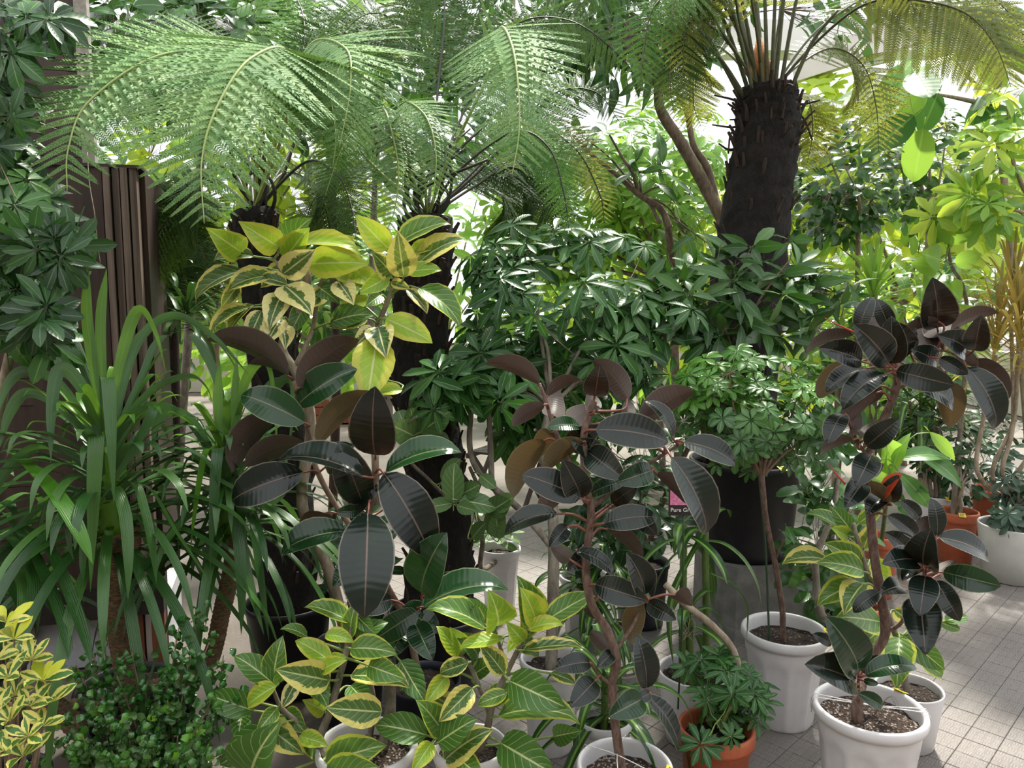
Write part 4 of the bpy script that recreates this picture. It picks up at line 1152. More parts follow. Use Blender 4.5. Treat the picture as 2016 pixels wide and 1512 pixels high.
Y2 = '''
440 930 430 800 432 705 . 18 l 0
452 930 462 800 466 700 . 18 l 3
448 920 480 760 520 712 545 900 22 l -6
455 930 520 800 566 745 567 896 22 g -4
440 950 425 900 408 888 374 1092 23 l -20
452 950 438 900 430 888 414 1118 23 g -22
435 960 395 910 365 915 352 1145 23 g -16
440 930 380 830 330 810 300 880 20 g -3
455 950 540 860 560 950 500 1000 18 g 4
458 960 490 960 500 1050 530 1265 22 g -14
452 970 470 990 480 1090 520 1250 18 g -18
450 980 455 1000 470 1070 475 1250 22 g -20
445 980 420 1000 360 1150 270 1420 22 g -15
440 970 400 980 330 1060 300 1215 20 g -8
445 980 420 1040 395 1200 380 1300 24 g -10
435 930 360 820 300 800 262 850 20 g 4
455 920 430 760 400 690 370 660 18 g 6
455 940 500 820 530 760 590 760 18 g 8
'''
def ytab(root, tab, d0):
    for ln in tab.strip().splitlines():
        w = [x for x in ln.split() if x != '.']; c = w[-2]; dz = float(w[-1])/100; wp = float(w[-3]); xy = list(map(float, w[:-3]))
        pts = [(xy[i], xy[i+1]) for i in range(0, len(xy), 2)]; n = len(pts)
        q = [P(a, b, d0+dz*(i/(n-1))**.7) for i, (a, b) in enumerate(pts)]
        if n == 4: q = [q[0], q[1], q[2], q[2].lerp(q[3], .45)+(q[2]-q[1])*.18, q[3]]
        strap(root, q, wp*.95*d0/FPX, m_yucl if c == 'l' else m_yuc, Z+(q[0]-CP).normalized()*.8, 6)
ytab(YL, Y1, 2.15); ytab(YL, Y2, 2.35)
rosette(YL, P(212, 880, 2.2), V((0, 0, 1)), 110, .56, .029, (m_yuc, m_yucl), .30, (-.15, 1.15), .7, 11)
rosette(YL, P(448, 900, 2.4), V((-.03, 0, 1)), 84, .48, .026, (m_yuc, m_yucl), .26, (-.15, 1.15), .7, 12)
rosette(YL, P(-60, 1010, 2.2), V((0, 0, 1)), 40, .48, .030, (m_yuc,), .26, (-.1, 1.1), .7, 13)
tube_part('trunk', [yb+V((-.1, -.05, .15)), P(0, 1400, 2.3), P(-60, 1200, 2.2), P(-60, 1040, 2.2)], .034, .03, b_ring, YL)
# --- curled-leaf fig, bottom left
def curl_mesh(mat, k):
    key = ('curl', mat.name, k)
    if key in CACHE: return CACHE[key]
    r = random.Random(k); R = .5; tot = r.uniform(3.6, 5.0); n = 8; vs, fs, uv = [], [], []
    for i in range(n+1):
        f = i/n; a = f*tot; rr = R*(1-.25*f); w = .42*math.sin(math.pi*(.12+.8*f))**.7
        for s in (-1, 0, 1): vs.append(V((s*w, rr*math.sin(a), -R+rr*math.cos(a)+abs(s)*.06))); uv.append((.5+.5*s, f))
    for i in range(n):
        for s in (0, 1): a = i*3+s; fs.append((a, a+1, a+4, a+3))
    CACHE[key] = mk('curled_leaf', vs, fs, mat, uv); return CACHE[key]
CU = thing('curly_fig', 'bushy fig with tightly curled glossy green leaves at the bottom left', 'fig bush', flat(P(290, 1600, 2.35)))
add_pot(CU, .15, .24, m_black, m_soil, 'nursery', .8); cb = WM[CU].translation+V((0, 0, .2))
CT = [(185, 1290, 1.95), (150, 1310, 1.9), (205, 1265, 2.0), (230, 1330, 1.95), (260, 1285, 1.98), (135, 1400, 1.9), (190, 1390, 1.88), (300, 1400, 1.9), (338, 1310, 1.95), (352, 1235, 2.0), (385, 1195, 2.05), (330, 1380, 1.9), (375, 1290, 1.95), (412, 1265, 2.0), (440, 1290, 2.0), (420, 1370, 1.92), (395, 1420, 1.85), (250, 1410, 1.85), (100, 1450, 1.85), (160, 1450, 1.82), (280, 1460, 1.82), (350, 1450, 1.82), (60, 1500, 1.8), (220, 1480, 1.8), (410, 1470, 1.85), (310, 1350, 1.95)]
spots = []
for i, (x, y, d) in enumerate(CT):
    a = P(290+(x-290)*.35+U(-15, 15), 1560, 2.1); tip = P(x, y, d); mdl = a.lerp(tip, .5)+V((U(-.03, .03), U(-.03, .03), -.01)); q = smooth([a, mdl, tip], 10)
    b = MB(); b.tube([cb, a]+q, [.006, .004]+taper(.0035, .0015, len(q)), 5); lbuild(b, 'stem', b_twig, CU)
    for k, p in enumerate(q[3:]):
        for s in range(3): spots.append((p+V((U(-.024, .024), U(-.024, .024), U(-.012, .012))), k+3 >= len(q)-3))
    for k in range(4): spots.append((P(x+U(-50, 50), min(1530, y+U(10, 130)), d+U(-.06, .06)), False))
RND.shuffle(spots); rest = MB()
spots.sort(key=lambda s: depth(s[0]))
for k, (p, yg) in enumerate(spots):
    mat = m_curll if yg and U(0, 1) < .16 else m_curl
    me = curl_mesh(mat, k % 5)
    M = scl(frame(p, V((G_(0, 1), G_(0, 1)-.4, G_(0, .5)+.2)), V((G_(0, .5), -.4+G_(0, .5), .8))), U(.017, .025))
    if k < 300: link('leaf', me, CU, M)
    else: rest.add([M @ v.co for v in me.vertices], [tuple(q.vertices) for q in me.polygons])
lbuild(rest, 'foliage', m_curl, CU, kind='stuff')
# --- cream variegated shrub, bottom left corner
EU = thing('variegated_shrub', 'small shrub with cream-edged yellow spoon leaves in the bottom left corner', 'shrub', flat(P(10, 1600, 2.1)))
add_pot(EU, .12, .2, m_black, m_soil, 'nursery', .8); eb = WM[EU].translation+V((0, 0, .18))
ET = [(12, 1225, 1.68, 'y'), (28, 1258, 1.66, 'y'), (62, 1300, 1.66, 'c'), (85, 1340, 1.64, 'y'), (15, 1335, 1.62, 'c'), (40, 1300, 1.7, 'c'), (60, 1390, 1.62, 'c'), (95, 1385, 1.64, 'c'), (20, 1420, 1.58, 'c'), (55, 1450, 1.56, 'c'), (10, 1480, 1.55, 'c'), (85, 1430, 1.6, 'c'), (30, 1370, 1.66, 'c'), (-10, 1300, 1.65, 'c'), (45, 1490, 1.55, 'c'), (-5, 1400, 1.6, 'c')]
for i, (x, y, d, c) in enumerate(ET):
    t = P(x, y, d); tube_part('stem', [eb, P(x*.6+5, 1530, d+.1), t.lerp(P(x*.6+5, 1530, d+.1), .4), t], .004, .0018, b_twig, EU, 5, 4)
    for k in range(6):
        a = k*2.4+U(-.3, .3); e = U(.05, 1.0); dr = V((math.cos(a)*math.cos(e), math.sin(a)*math.cos(e), math.sin(e))); L = U(.040, .066)
        link('leaf', leafmesh('obo', m_euoy if (c == 'y' and k % 2) else m_euo, k % 4), EU, scl(frame(t, dr, Z*.7+V((0, -.5, 0))), L))
# --- banyan fig with round leaves (centre) in a white pot
AU, su, dU, rU = potted('banyan_fig', 'small banyan fig with rounded matt green leaves in a white pot behind the centre', 'fig tree', (984, 1076), .31, 84, base=.7, group=None)
pU = paths_of(AU, [(3.3, .012, .007, [su-V((0, 0, .02)), (947, 1120, 3.35), (950, 1060, 3.2), (935, 1000, 3.0), (940, 960, 2.9), (925, 920, 2.85)]), (2.8, .008, .004, [(950, 1060, 3.2), (860, 960, 2.9), (800, 900, 2.75), (790, 850, 2.7), (820, 820, 2.65)])], b_grey)
hero(AU, '''
822 858 808 804 36 g -4
826 852 882 812 44 g -6
822 862 775 838 50 g -2
828 868 800 886 40 g -6
835 866 865 880 36 g -3
858 866 884 870 44 g 0
785 808 795 838 32 g 3
893 990 895 914 40 g -6
905 975 943 955 30 g -4
893 990 838 1000 26 g -4
905 985 975 1000 34 g -7
900 995 935 1005 30 g -8
975 1000 1010 980 30 g -5
960 1010 1000 985 44 g -3
945 935 975 960 28 g 0
870 950 905 905 26 g 3
960 1050 990 1005 40 g 2
985 1060 975 1015 34 g 0
930 1060 955 1030 26 g 2
''', 2.78, 'audrey', dict(g=m_aud), pU, m_petg, .0025, .5)
foliage(AU, ell_pts(26, 965, 1045, 50, 34, 3.45, 3.8), P(965, 1075, 3.7), [leafmesh('audrey', m_aud, k) for k in range(3)], .075)
# ---------------------------------------------------------------- scheffleras and other bushes
def pm(key, mat, n, L, r, pet, droop=.25, kind='obo'): return [palmate(key, mat, n+(k % 2), L, r, pet, k, droop, kind) for k in range(4)]
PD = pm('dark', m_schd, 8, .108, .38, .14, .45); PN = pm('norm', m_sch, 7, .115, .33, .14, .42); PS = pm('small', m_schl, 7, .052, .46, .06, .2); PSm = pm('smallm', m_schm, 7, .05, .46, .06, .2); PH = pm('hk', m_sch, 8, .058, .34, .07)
PB1 = pm('bright', m_bri, 7, .13, .36, .16); PY = pm('yellow', m_yel, 7, .14, .36, .16); PM_ = pm('mid', m_schm, 8, .105, .40, .14, .45)
# --- left schefflera climbing the booth
SL = thing('umbrella_tree', 'dark umbrella tree climbing the booth wall at the left edge', 'umbrella tree', flat(P(-40, 1500, 2.55)))
add_pot(SL, .16, .3, m_black, m_soil, 'nursery', .8)
sl0 = WM[SL].translation+V((0, 0, .25))
tube_part('trunk', [sl0, P(-30, 1000, 2.3), P(15, 720, 2.15), P(45, 640, 2.1)], .02, .012, b_pale, SL, 10, wob=.05)
tube_part('trunk', [sl0, P(-90, 900, 2.3), P(-60, 400, 2.15), P(-30, 100, 2.1)], .02, .010, b_pale, SL, 10)
q = ell_pts(16, 40, 55, 75, 65, 1.85, 2.2)+ell_pts(22, -5, 250, 60, 110, 1.85, 2.2)+ell_pts(20, 15, 390, 75, 60, 1.9, 2.25)+ell_pts(24, 75, 490, 90, 75, 1.85, 2.2)+ell_pts(22, 50, 610, 85, 80, 1.85, 2.2)
branches(SL, sl0, P(-40, 500, 2.2), q, 7, b_pale, .01, .004)
foliage(SL, q, P(20, 380, 2.5), PD[:3]+PM_[:1], .88, .45, .5, .5, .95)
tube_part('tendril', [P(172, 300, 2.6), P(176, 360, 2.58), P(186, 420, 2.55), P(192, 480, 2.55), P(198, 520, 2.55)], .0016, .001, b_pale, SL, 5)
# --- central schefflera bush
SM = thing('umbrella_tree', 'broad umbrella tree with glossy fingered leaves filling the middle of the scene', 'umbrella tree', flat(PZ(1085, 1292, .32)))
add_pot(SM, .105, .32, m_white, m_soil, 'flute', .72, rot=.2); sm0 = WM[SM].translation+V((0, 0, .27))
fk = P(1085, 800, 2.75)
paths_of(SM, [(2.6, .021, .017, [sm0-V((0, 0, .02)), (1088, 1200, 2.57), (1090, 1080, 2.6), (1086, 980, 2.65), (1070, 880, 2.7), fk]), (2.8, .013, .01, [(1090, 1080, 2.6), (1020, 1000, 2.7), (950, 940, 2.8), (925, 880, 2.85), (930, 780, 2.85)]), (2.8, .012, .009, [(968, 950, 2.8), (965, 860, 2.85), (960, 760, 2.85)])], b_grey)
q = ell_pts(80, 1120, 610, 245, 165, 2.5, 3.1)+ell_pts(26, 960, 760, 110, 90, 2.55, 3.0)+ell_pts(22, 1290, 650, 130, 130, 2.5, 3.0)+ell_pts(10, 870, 770, 50, 50, 2.6, 2.75)+ell_pts(14, 1000, 480, 110, 70, 2.8, 3.1)+ell_pts(26, 1130, 820, 160, 90, 2.75, 3.1)
branches(SM, sm0, fk, q, 12, b_grey, .009, .003, tmat=m_petg)
foliage(SM, q, P(1110, 720, 3.1), PN, 1.0, .55, .55, .4, .6)
# --- small umbrella tree on a stick
S3, s3, d3, r3 = potted('umbrella_tree', 'round-headed small umbrella tree on a thin staked trunk in a white pot', 'umbrella tree', (1545, 1236), .34, 166, tag=-.25)
f3 = P(1500, 940, 2.62)
paths_of(S3, [(d3, .011, .009, [s3-V((0, 0, .02)), (1541, 1240, d3), (1540, 1200, d3), (1528, 1120, d3-.02), (1508, 1020, d3-.06), f3, P(1490, 860, 2.65)]), (d3, .004, .003, [(1525, 1110, d3-.02), (1535, 1080, d3-.05), (1555, 1040, d3-.08)])], b_rub)
tube_part('stake', [s3+V((-.05, .0, -.05)), P(1508, 1100, d3+.0), P(1494, 930, d3-.05)], .004, .004, m_stake, S3, 8, label='thin green plant stake')
q = ell_pts(100, 1490, 810, 160, 122, 2.35, 2.85)+ell_pts(30, 1440, 740, 100, 55, 2.4, 2.7)+ell_pts(26, 1600, 830, 60, 80, 2.5, 2.8)
branches(S3, s3, f3, q, 9, b_twig, .006, .002, .0011)
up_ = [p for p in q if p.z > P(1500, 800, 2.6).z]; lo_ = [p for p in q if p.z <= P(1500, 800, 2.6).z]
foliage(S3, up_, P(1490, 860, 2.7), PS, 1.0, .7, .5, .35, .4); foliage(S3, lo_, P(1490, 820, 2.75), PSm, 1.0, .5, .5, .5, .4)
foliage(S3, [P(1548, 1035, d3-.1), P(1560, 1040, d3-.1), P(1538, 1045, d3-.1)], P(1550, 1050, d3), [leafmesh('lance', m_schm, 0)], .09)
# --- terracotta potted schefflera with bent trunk
S4, s4, d4, r4 = potted('umbrella_plant', 'little umbrella plant with a bent pale trunk in a terracotta pot', 'umbrella plant', (1410, 1428), .235, 150, mat=m_terra, style='band', base=.74, fill=.8)
paths_of(S4, [(d4, .013, .010, [s4+V((.045, .05, -.02)), (1455, 1400, d4+.06), (1456, 1330, d4+.06), (1440, 1275, d4+.05), (1400, 1230, d4+.03), (1350, 1190, d4), (1310, 1150, d4)])], b_pale)
q = ell_pts(16, 1420, 1330, 75, 45, 2.15, 2.4)+ell_pts(16, 1445, 1385, 75, 45, 2.12, 2.35)+ell_pts(6, 1480, 1330, 40, 40, 2.25, 2.4)+[P(1385, 1470, 2.15), P(1440, 1450, 2.15), P(1380, 1465, 2.12), P(1500, 1380, 2.25)]
branches(S4, s4, s4+V((.01, -.01, .03)), q, 6, m_petg, .003, .0018, .0012); foliage(S4, q, P(1425, 1400, 2.35), PH, .9, .5, .5, .45, .8)
# --- cane dracaena in white pot
S5, s5, d5, r5 = potted('cane_dracaena', 'dracaena with three ringed green canes in a white pot', 'dracaena', (1368, 1318), .25, 146, style='plain', base=.72)
C5 = [((1343, 1335, d5-.02), (1345, 1150, d5-.03), (1346, 1030, d5-.03)), ((1360, 1330, d5-.03), (1358, 1260, d5-.02), (1358, 1215, d5-.02)), ((1392, 1300, d5+.03), (1390, 1180, d5+.02), (1388, 1045, d5+.02))]
for c in C5: ringed(S5, [s5+(P(*c[0])-s5)*V((1, 1, 0)).length*0+V((P(*c[0]).x-s5.x, P(*c[0]).y-s5.y, -.02)), P(*c[1]), P(*c[2])], .013, .012, b_green, 'cane', .03, 10, .05)
for c, n, sd in ((C5[0][2], 8, 21), (C5[2][2], 7, 22), (C5[1][2], 6, 23)): rosette(S5, P(*c)+V((0, 0, .05)), Z, n, .22, .036, (m_dra,), .12, (-.3, 1.1), .9, sd)
for ln in ('1400 1130 1440 1150 1468 1190 1470 1260 15', '1385 1050 1330 1160 1320 1230 1326 1310 18', '1375 1200 1400 1200 1425 1240 1430 1290 14'):
    v = list(map(float, ln.split())); strap(S5, [P(v[i], v[i+1], d5-.06) for i in (0, 2, 4, 6)], v[8]*d5/FPX*1.5, m_dra, None, 5)
for k in range(7): tube_part('air_root', [P(1352, 1210, d5-.05)+V((U(-.02, .02), 0, 0)), P(1352+U(-18, 18), 1235, d5-.06), P(1352+U(-22, 22), U(1255, 1275), d5-.06)], .0012, .0007, b_pale, S5, 4)
# sign on a black card hanging behind the canes
SG = thing('plant_sign', 'small black plant sign with a pink flower print and white lettering', 'sign', P(1347, 986, 2.3))
b = MB(); b.box((-.047, -.002, -.045), (.047, .002, .06)); b.build('card', m_ink, SG, WM[SG].copy(), sm=False)
b = MB(); b.box((-.043, -.0035, -.012), (.043, -.002, .056)); b.build('print', m_pink, SG, WM[SG].copy(), sm=False)
tx = bpy.data.curves.new('lettering', 'FONT'); tx.body = 'Pure Green'; tx.size = .0175; tx.align_x = 'CENTER'; tx.extrude = .0004
to = bpy.data.objects.new('lettering_source', tx); me = bpy.data.meshes.new_from_object(to); me.materials.clear(); me.materials.append(m_txt); bpy.data.objects.remove(to)
link('lettering', me, SG, WM[SG] @ Matrix.Translation((0, -.0032, -.033)) @ Matrix.Rotation(math.pi/2, 4, 'X'))
tube_part('stick', [WM[SG].translation+V((0, .004, -.04)), WM[SG].translation+V((.01, .03, -.35)), WM[SG].translation+V((.02, .1, -.72))], .003, .003, m_stake, SG, 6)
# --- striped dracaenas behind centre rubber plant
S6, s6, d6, r6 = potted('striped_dracaena', 'striped dracaena in the white pot behind the crooked rubber trunk', 'dracaena', (1190, 1408), .30, 112)
rosette(S6, s6+V((0, 0, .20)), V((-.05, 0, 1)), 26, .30, .034, (m_dra,), .18, (-.2, 1.3), .8, 31)
tube_part('stem', [s6-V((0, 0, .03)), s6+V((0, 0, .1)), s6+V((0, 0, .2))], .012, .008, b_green, S6, 8)
S7, s7, d7, r7 = potted('striped_dracaena', 'yellow-green striped dracaena in a white pot behind the grey trunk', 'dracaena', (1150, 1130), .28, 100)
for k, (x, y) in enumerate(((1195, 1060), (1180, 1180), (1140, 1100))):
    rosette(S7, P(x, y, d7-.25), Z, 20, .30, .034, (m_dra, m_yucl), .12, (-.3, 1.2), .9, 33+k); tube_part('stem', [s7-V((0, 0, .02)), s7.lerp(P(x, y, d7-.25), .5), P(x, y, d7-.25)], .010, .008, b_green, S7, 8)
# --- narrow-leaved fig in front of right fern trunk
NF = thing('narrow_leaved_fig', 'dark narrow-leaved fig whose leaves cover the foot of the black fern trunk', 'fig tree', V((.60, 3.42, 0)))
add_pot(NF, .13, .3, m_navy, m_soil, 'nursery', .8); n0 = WM[NF].translation+V((0, 0, .25)); nf = P(1430, 720, 3.0)
paths_of(NF, [(3.2, .014, .009, [n0-V((0, 0, .02)), P(1300, 1000, 3.35), P(1370, 850, 3.2), nf])], b_rub)
LF = [leafmesh('lance', m_fic, k) for k in range(4)]
q0 = ell_pts(12, 1370, 560, 90, 85, 2.75, 3.1)+ell_pts(12, 1520, 550, 120, 85, 2.75, 3.1)+ell_pts(7, 1620, 580, 70, 80, 2.85, 3.1)+ell_pts(8, 1440, 640, 130, 60, 2.75, 3.1)
branches(NF, n0, nf, q0, 8, b_rub, .008, .003, .0016)
q = []
for p in q0:
    a0 = U(0, 6.28)
    for k in range(7):
        a = a0+k*2.2; e = U(-1.2, .7); d = V((math.cos(a)*math.cos(e), math.sin(a)*math.cos(e), math.sin(e)))
        link('leaf', LF[k % 4], NF, scl(frame(p+d*.015, d, Z*.45+(CP-p).normalized()*.6+V((G_(0, .4), G_(0, .4), G_(0, .4)))), U(.11, .18)))
# --- low dark bush between block and right figs
def leafy(name, label, cat, base, fork, ells, meshes, size, nb, bm, upw=.6, outw=.5, camw=.4, jit=.6, drop=0., potspec=None, tr=.012, group=None, twig=.0014, center=None):
    t = thing(name, label, cat, flat(base), group)
    if potspec: add_pot(t, *potspec); z = potspec[1]*.8
    else: z = 0
    b0 = WM[t].translation+V((0, 0, z)); pts = sum((ell_pts(*e) for e in ells), [])
    mids = b0.lerp(fork, .5)+V((U(-.04, .04), U(-.04, .04), 0))
    tube_part('trunk', [b0-V((0, 0, .02)), mids, fork], tr, tr*.7, bm, t, 9, wob=.05)
    branches(t, b0, fork, pts, nb, bm, tr*.6, .003, twig)
    c = center or sum(pts, V((0, 0, 0)))/len(pts)+V((0, .12, -.05))
    foliage(t, pts, c, meshes, size, upw, outw, camw, jit, drop=drop); return t
SMF = [leafmesh('oval', m_sml, k) for k in range(4)]; BRL = [leafmesh('lance', m_bri, k) for k in range(3)]+[leafmesh('oval', m_bri, 1)]; YEL = [leafmesh('oval', m_yel, k) for k in range(3)]
leafy('weeping_fig', 'low dark bushy fig between the concrete block and the right rubber plant', 'fig bush', PZ(1665, 1205, 0), P(1630, 1130, 3.2), [(130, 1630, 1090, 80, 130, 2.9, 3.3), (50, 1620, 960, 60, 70, 2.9, 3.3)], SMF, .085, 6, b_grey, potspec=(.12, .22, m_black, m_soil, 'nursery', .8))
t = thing('grey_trunk', 'bare curved grey trunk rising beside the concrete block from a terracotta pot', 'tree trunk', flat(PZ(1640, 1240, 0))+V((.06, -.12, 0))); add_pot(t, .09, .17, m_terra, m_soil, 'band', .75)
tube_part('trunk', [WM[t].translation+V((0, 0, .14)), P(1625, 1220, 2.9), P(1606, 1130, 2.9), P(1612, 1080, 2.9), P(1640, 1010, 2.95), P(1650, 930, 3.0)], .016, .010, b_grey, t, 9)
foliage(t, ell_pts(14, 1650, 900, 40, 60, 2.9, 3.1), P(1650, 930, 3.1), SMF, .08)

leafy('weeping_fig', 'dark low bush behind the centre rubber plant, left of the concrete block', 'fig bush', PZ(1262, 1130, 0), P(1255, 1040, 3.25), [(150, 1245, 960, 110, 130, 3.0, 3.4), (50, 1180, 1060, 70, 80, 3.0, 3.3)], [leafmesh('lance', m_schd, k) for k in range(3)]+[leafmesh('oval', m_schd, 1)], .11, 6, b_grey, potspec=(.12, .24, m_black, m_soil, 'nursery', .8))
leafy('weeping_fig', 'dark leafy plant tucked between the left fern pot and the big-leaved rubber plant', 'fig bush', V((-.56, 3.05, 0)), P(690, 1080, 3.1), [(90, 690, 1120, 70, 120, 2.85, 3.2)], [leafmesh('lance', m_schd, k) for k in range(3)], .12, 5, b_grey, potspec=(.11, .2, m_black, m_soil, 'nursery', .8))
# ---------------------------------------------------------------- right background: pots and their plants
WP, sw, dw, rw = potted('umbrella_plant', 'blue-green umbrella plant in a grey-white pot at the right edge', 'umbrella plant', (1998, 1032), .30, 130, mat=m_white2, style='plain', base=.78)
PG2 = pm('bluegreen', leafmat('bluegreen_leaf', (.045, .095, .06), (.1, .15, .1), None, .06, rough=.38, trans=.1, tcol=(.1, .2, .08), bump=0, hv=.3), 7, .075, .4, .07)
q = ell_pts(26, 2000, 960, 60, 90, 3.9, 4.3)+ell_pts(6, 1990, 1020, 30, 20, 3.9, 4.1); branches(WP, sw, sw+V((0, 0, .1)), q, 5, b_grey, .008, .003); foliage(WP, q, P(2000, 980, 4.3), PG2, 1.0, .6, .5, .4, .5)
TP, st, dt, rt = potted('braided_fig', 'weeping fig with a twisted stem in a terracotta pot with a yellow tag', 'fig tree', (1886, 1005), .30, 76, mat=m_terra, style='band', base=.76, tag=-1.9, fill=.8)
for k in (0, 1):
    w = [st+V((.012*math.cos(i*1.3+k*3.14), .012*math.sin(i*1.3+k*3.14), .05*i-.03)) for i in range(6)]; tube_part('stem', w, .013, .011, b_pale, TP, 8)
q = ell_pts(250, 1868, 860, 85, 95, 4.2, 4.8)+ell_pts(60, 1890, 950, 55, 40, 4.3, 4.7); branches(TP, st, st+V((0, 0, .2)), q, 7, b_grey, .008, .002, .001); foliage(TP, q, P(1870, 880, 4.6), [leafmesh('oval', m_schd, k) for k in range(3)], .062)
T2_, s2_, d2_, r2_ = potted('shade_plant', 'dark leafy plant in the reddish pot behind the twisted fig', 'plant', (1966, 962), .34, 96, mat=m_terra, style='band', base=.78, fill=.8)
q = ell_pts(120, 1950, 880, 70, 80, 4.9, 5.4); branches(T2_, s2_, s2_+V((0, 0, .1)), q, 5, b_grey, .008, .002, .001); foliage(T2_, q, P(1950, 900, 5.2), [leafmesh('oval', m_schd, k) for k in range(3)], .08)
GP, sg, dg, rg = potted('cane_dracaena', 'dracaena with several pale canes in a white glazed pot behind the rubber plant', 'dracaena', (1842, 972), .34, 84, style='plain', base=.7, tag=-1.5)
for k, x in enumerate((1790, 1812, 1835, 1850)):
    c = P(x, 790+k*12, dg); tube_part('cane', [sg+V((-.05+.03*k, 0, -.02)), sg.lerp(c, .5), c], .012, .010, b_pale, GP, 8); rosette(GP, c+V((0, 0, .08)), Z, 14, .38, .04, (m_dra, m_yucl), .15, (-.2, 1.2), .8, 51+k)
DF, sf, df, rf = potted('dieffenbachia', 'broad-leaved lime green plant between the right rubber plant and the pots', 'plant', (1735, 1052), .32, 66, mat=m_terra, style='band', base=.76, fill=.8)
hero(DF, '''
1755 940 1792 855 26 g 0
1745 945 1770 870 22 g 4
1740 950 1735 870 20 g 6
1760 905 1868 905 24 d 0
1780 950 1826 970 34 d 0
1770 930 1830 1000 30 d -6
1800 890 1890 960 26 d 4
1745 960 1700 930 26 g 4
1830 850 1878 905 22 g 2
1770 990 1808 1022 26 d -4
1750 960 1790 1010 30 d 2
1765 900 1740 860 26 g 8
''', 3.3, 'dieff', dict(g=m_bri, d=m_schm), [[sf, sf.lerp(P(1750, 950, 3.3), .6), P(1750, 950, 3.3)]], m_petg, .003, .6)
tube_part('stem', [sf-V((0, 0, .02)), sf.lerp(P(1750, 950, 3.3), .6), P(1750, 950, 3.3)], .012, .008, b_green, DF, 8)
MA = thing('marginata', 'dragon tree with thin golden-brown leaves and slender bent stems at the right', 'dragon tree', flat(PZ(1965, 1085, 0))+V((.42, .05, 0)))
add_pot(MA, .15, .25, m_terra, m_soil, 'band', .76); ma0 = WM[MA].translation+V((0, 0, .2))
for k, (x, y, d) in enumerate(((1960, 700, 3.9), (2005, 690, 3.8), (1990, 620, 4.1), (2050, 640, 3.9))):
    c = P(x, y, d); tube_part('stem', [ma0+V((.03*k-.05, 0, 0)), P(1935+k*22, 950, 4.05), P(x-25+15*k, 830, 4.0), c], .013, .010, b_pale, MA, 8)
    rosette(MA, c+V((0, 0, .18)), V((U(-.12, .12), 0, 1)), 64, .50, .014, (m_mar,), .30, (.05, 1.45), .30, 61+k, ns=3)
# ---------------------------------------------------------------- wooden folding chair
ch0 = PZ(1000, 885, .43); CH = thing('folding_chair', 'dark wooden slatted folding chair seen between the trunks', 'chair', flat(ch0))
CM = WM[CH] @ Matrix.Rotation(math.radians(-28), 4, 'Z')
def cb_(name, a, b, M=None): q = MB(); q.box(a, b); return q.build(name, m_chair, CH, CM @ (M or Matrix.Identity(4)), sm=False)
for k in range(8): cb_('seat_slat', (-.20, -.20+k*.052, .42), (.20, -.20+k*.052+.04, .437))
tilt = Matrix.Translation((0, .2, .44)) @ Matrix.Rotation(math.radians(-14), 4, 'X')
for k in range(9): cb_('back_slat', (-.19+k*.043, -.008, .03), (-.19+k*.043+.026, .008, .40), tilt)
cb_('back_rail', (-.22, -.012, .40), (.22, .012, .45), tilt); cb_('back_rail', (-.22, -.012, .0), (.22, .012, .04), tilt)
for s in (-1, 1):
    x = s*.21; cb_('seat_rail', (x-.012, -.22, .385), (x+.012, .22, .42))
    for a, b in (((x, -.20, 0), (x, .2, .44)), ((x*.9, .22, 0), (x*.9, -.2, .42))):
        a, b = V(a), V(b); M = frame(a, b-a, V((1, 0, 0))); q = MB(); q.box((-.016, 0, -.011), (.016, (b-a).length, .011), M); q.build('leg', m_chair, CH, CM, sm=False)
# ---------------------------------------------------------------- background trees
def tree(name, label, base, fork, ells, meshes, size, nb, bm=b_branch, tr=.03, **k): return leafy(name, label, 'tree', base, fork, ells, meshes, size, nb, bm, tr=tr, **k)
GB = 'background trees'
LFm = [leafmesh('lance', m_schm, k) for k in range(4)]; LFd = [leafmesh('lance', m_fic, k) for k in range(4)]; LFb = [leafmesh('lance', m_bri, k) for k in range(4)]; OVb = [leafmesh('oval', m_bri, k) for k in range(4)]; OVm = [leafmesh('oval', m_schm, k) for k in range(4)]
# branching tree behind the right fern
BT = thing('branching_tree', 'smooth brown forked tree leaning out from behind the black fern trunk', 'tree', flat(P(1440, 800, 4.5)), GB); bt0 = WM[BT].translation
paths_of(BT, [(4.4, .05, .045, [bt0, (1436, 600, 4.5), (1425, 430, 4.4)]), (4.4, .042, .016, [(1428, 440, 4.4), (1385, 360, 4.4), (1340, 280, 4.35), (1300, 215, 4.3), (1290, 150, 4.25), (1230, 90, 4.2), (1195, 55, 4.2)]),
    (4.4, .026, .012, [(1410, 400, 4.4), (1392, 330, 4.4), (1365, 285, 4.4), (1352, 220, 4.4), (1330, 180, 4.4)]), (4.4, .018, .01, [(1355, 240, 4.4), (1362, 200, 4.35), (1360, 120, 4.3), (1368, 60, 4.3)]), (4.4, .016, .008, [(1262, 145, 4.22), (1275, 90, 4.2), (1290, 40, 4.2)])], b_branch)
q = ell_pts(170, 1060, 40, 210, 110, 3.9, 4.5)+ell_pts(90, 1230, 60, 110, 120, 3.9, 4.4)+ell_pts(50, 1150, 110, 120, 90, 4.0, 4.4)+ell_pts(60, 890, 60, 80, 130, 4.0, 4.5)+ell_pts(40, 1400, 30, 100, 80, 4.0, 4.4)+ell_pts(30, 1650, 20, 90, 60, 4.0, 4.4)
branches(BT, bt0, P(1230, 90, 4.2), q, 8, b_branch, .012, .003, .0015); foliage(BT, q, P(1150, -60, 4.4), LFm[:2]+LFd[:2], .19, .3, .3, .3, .6, drop=1.2)
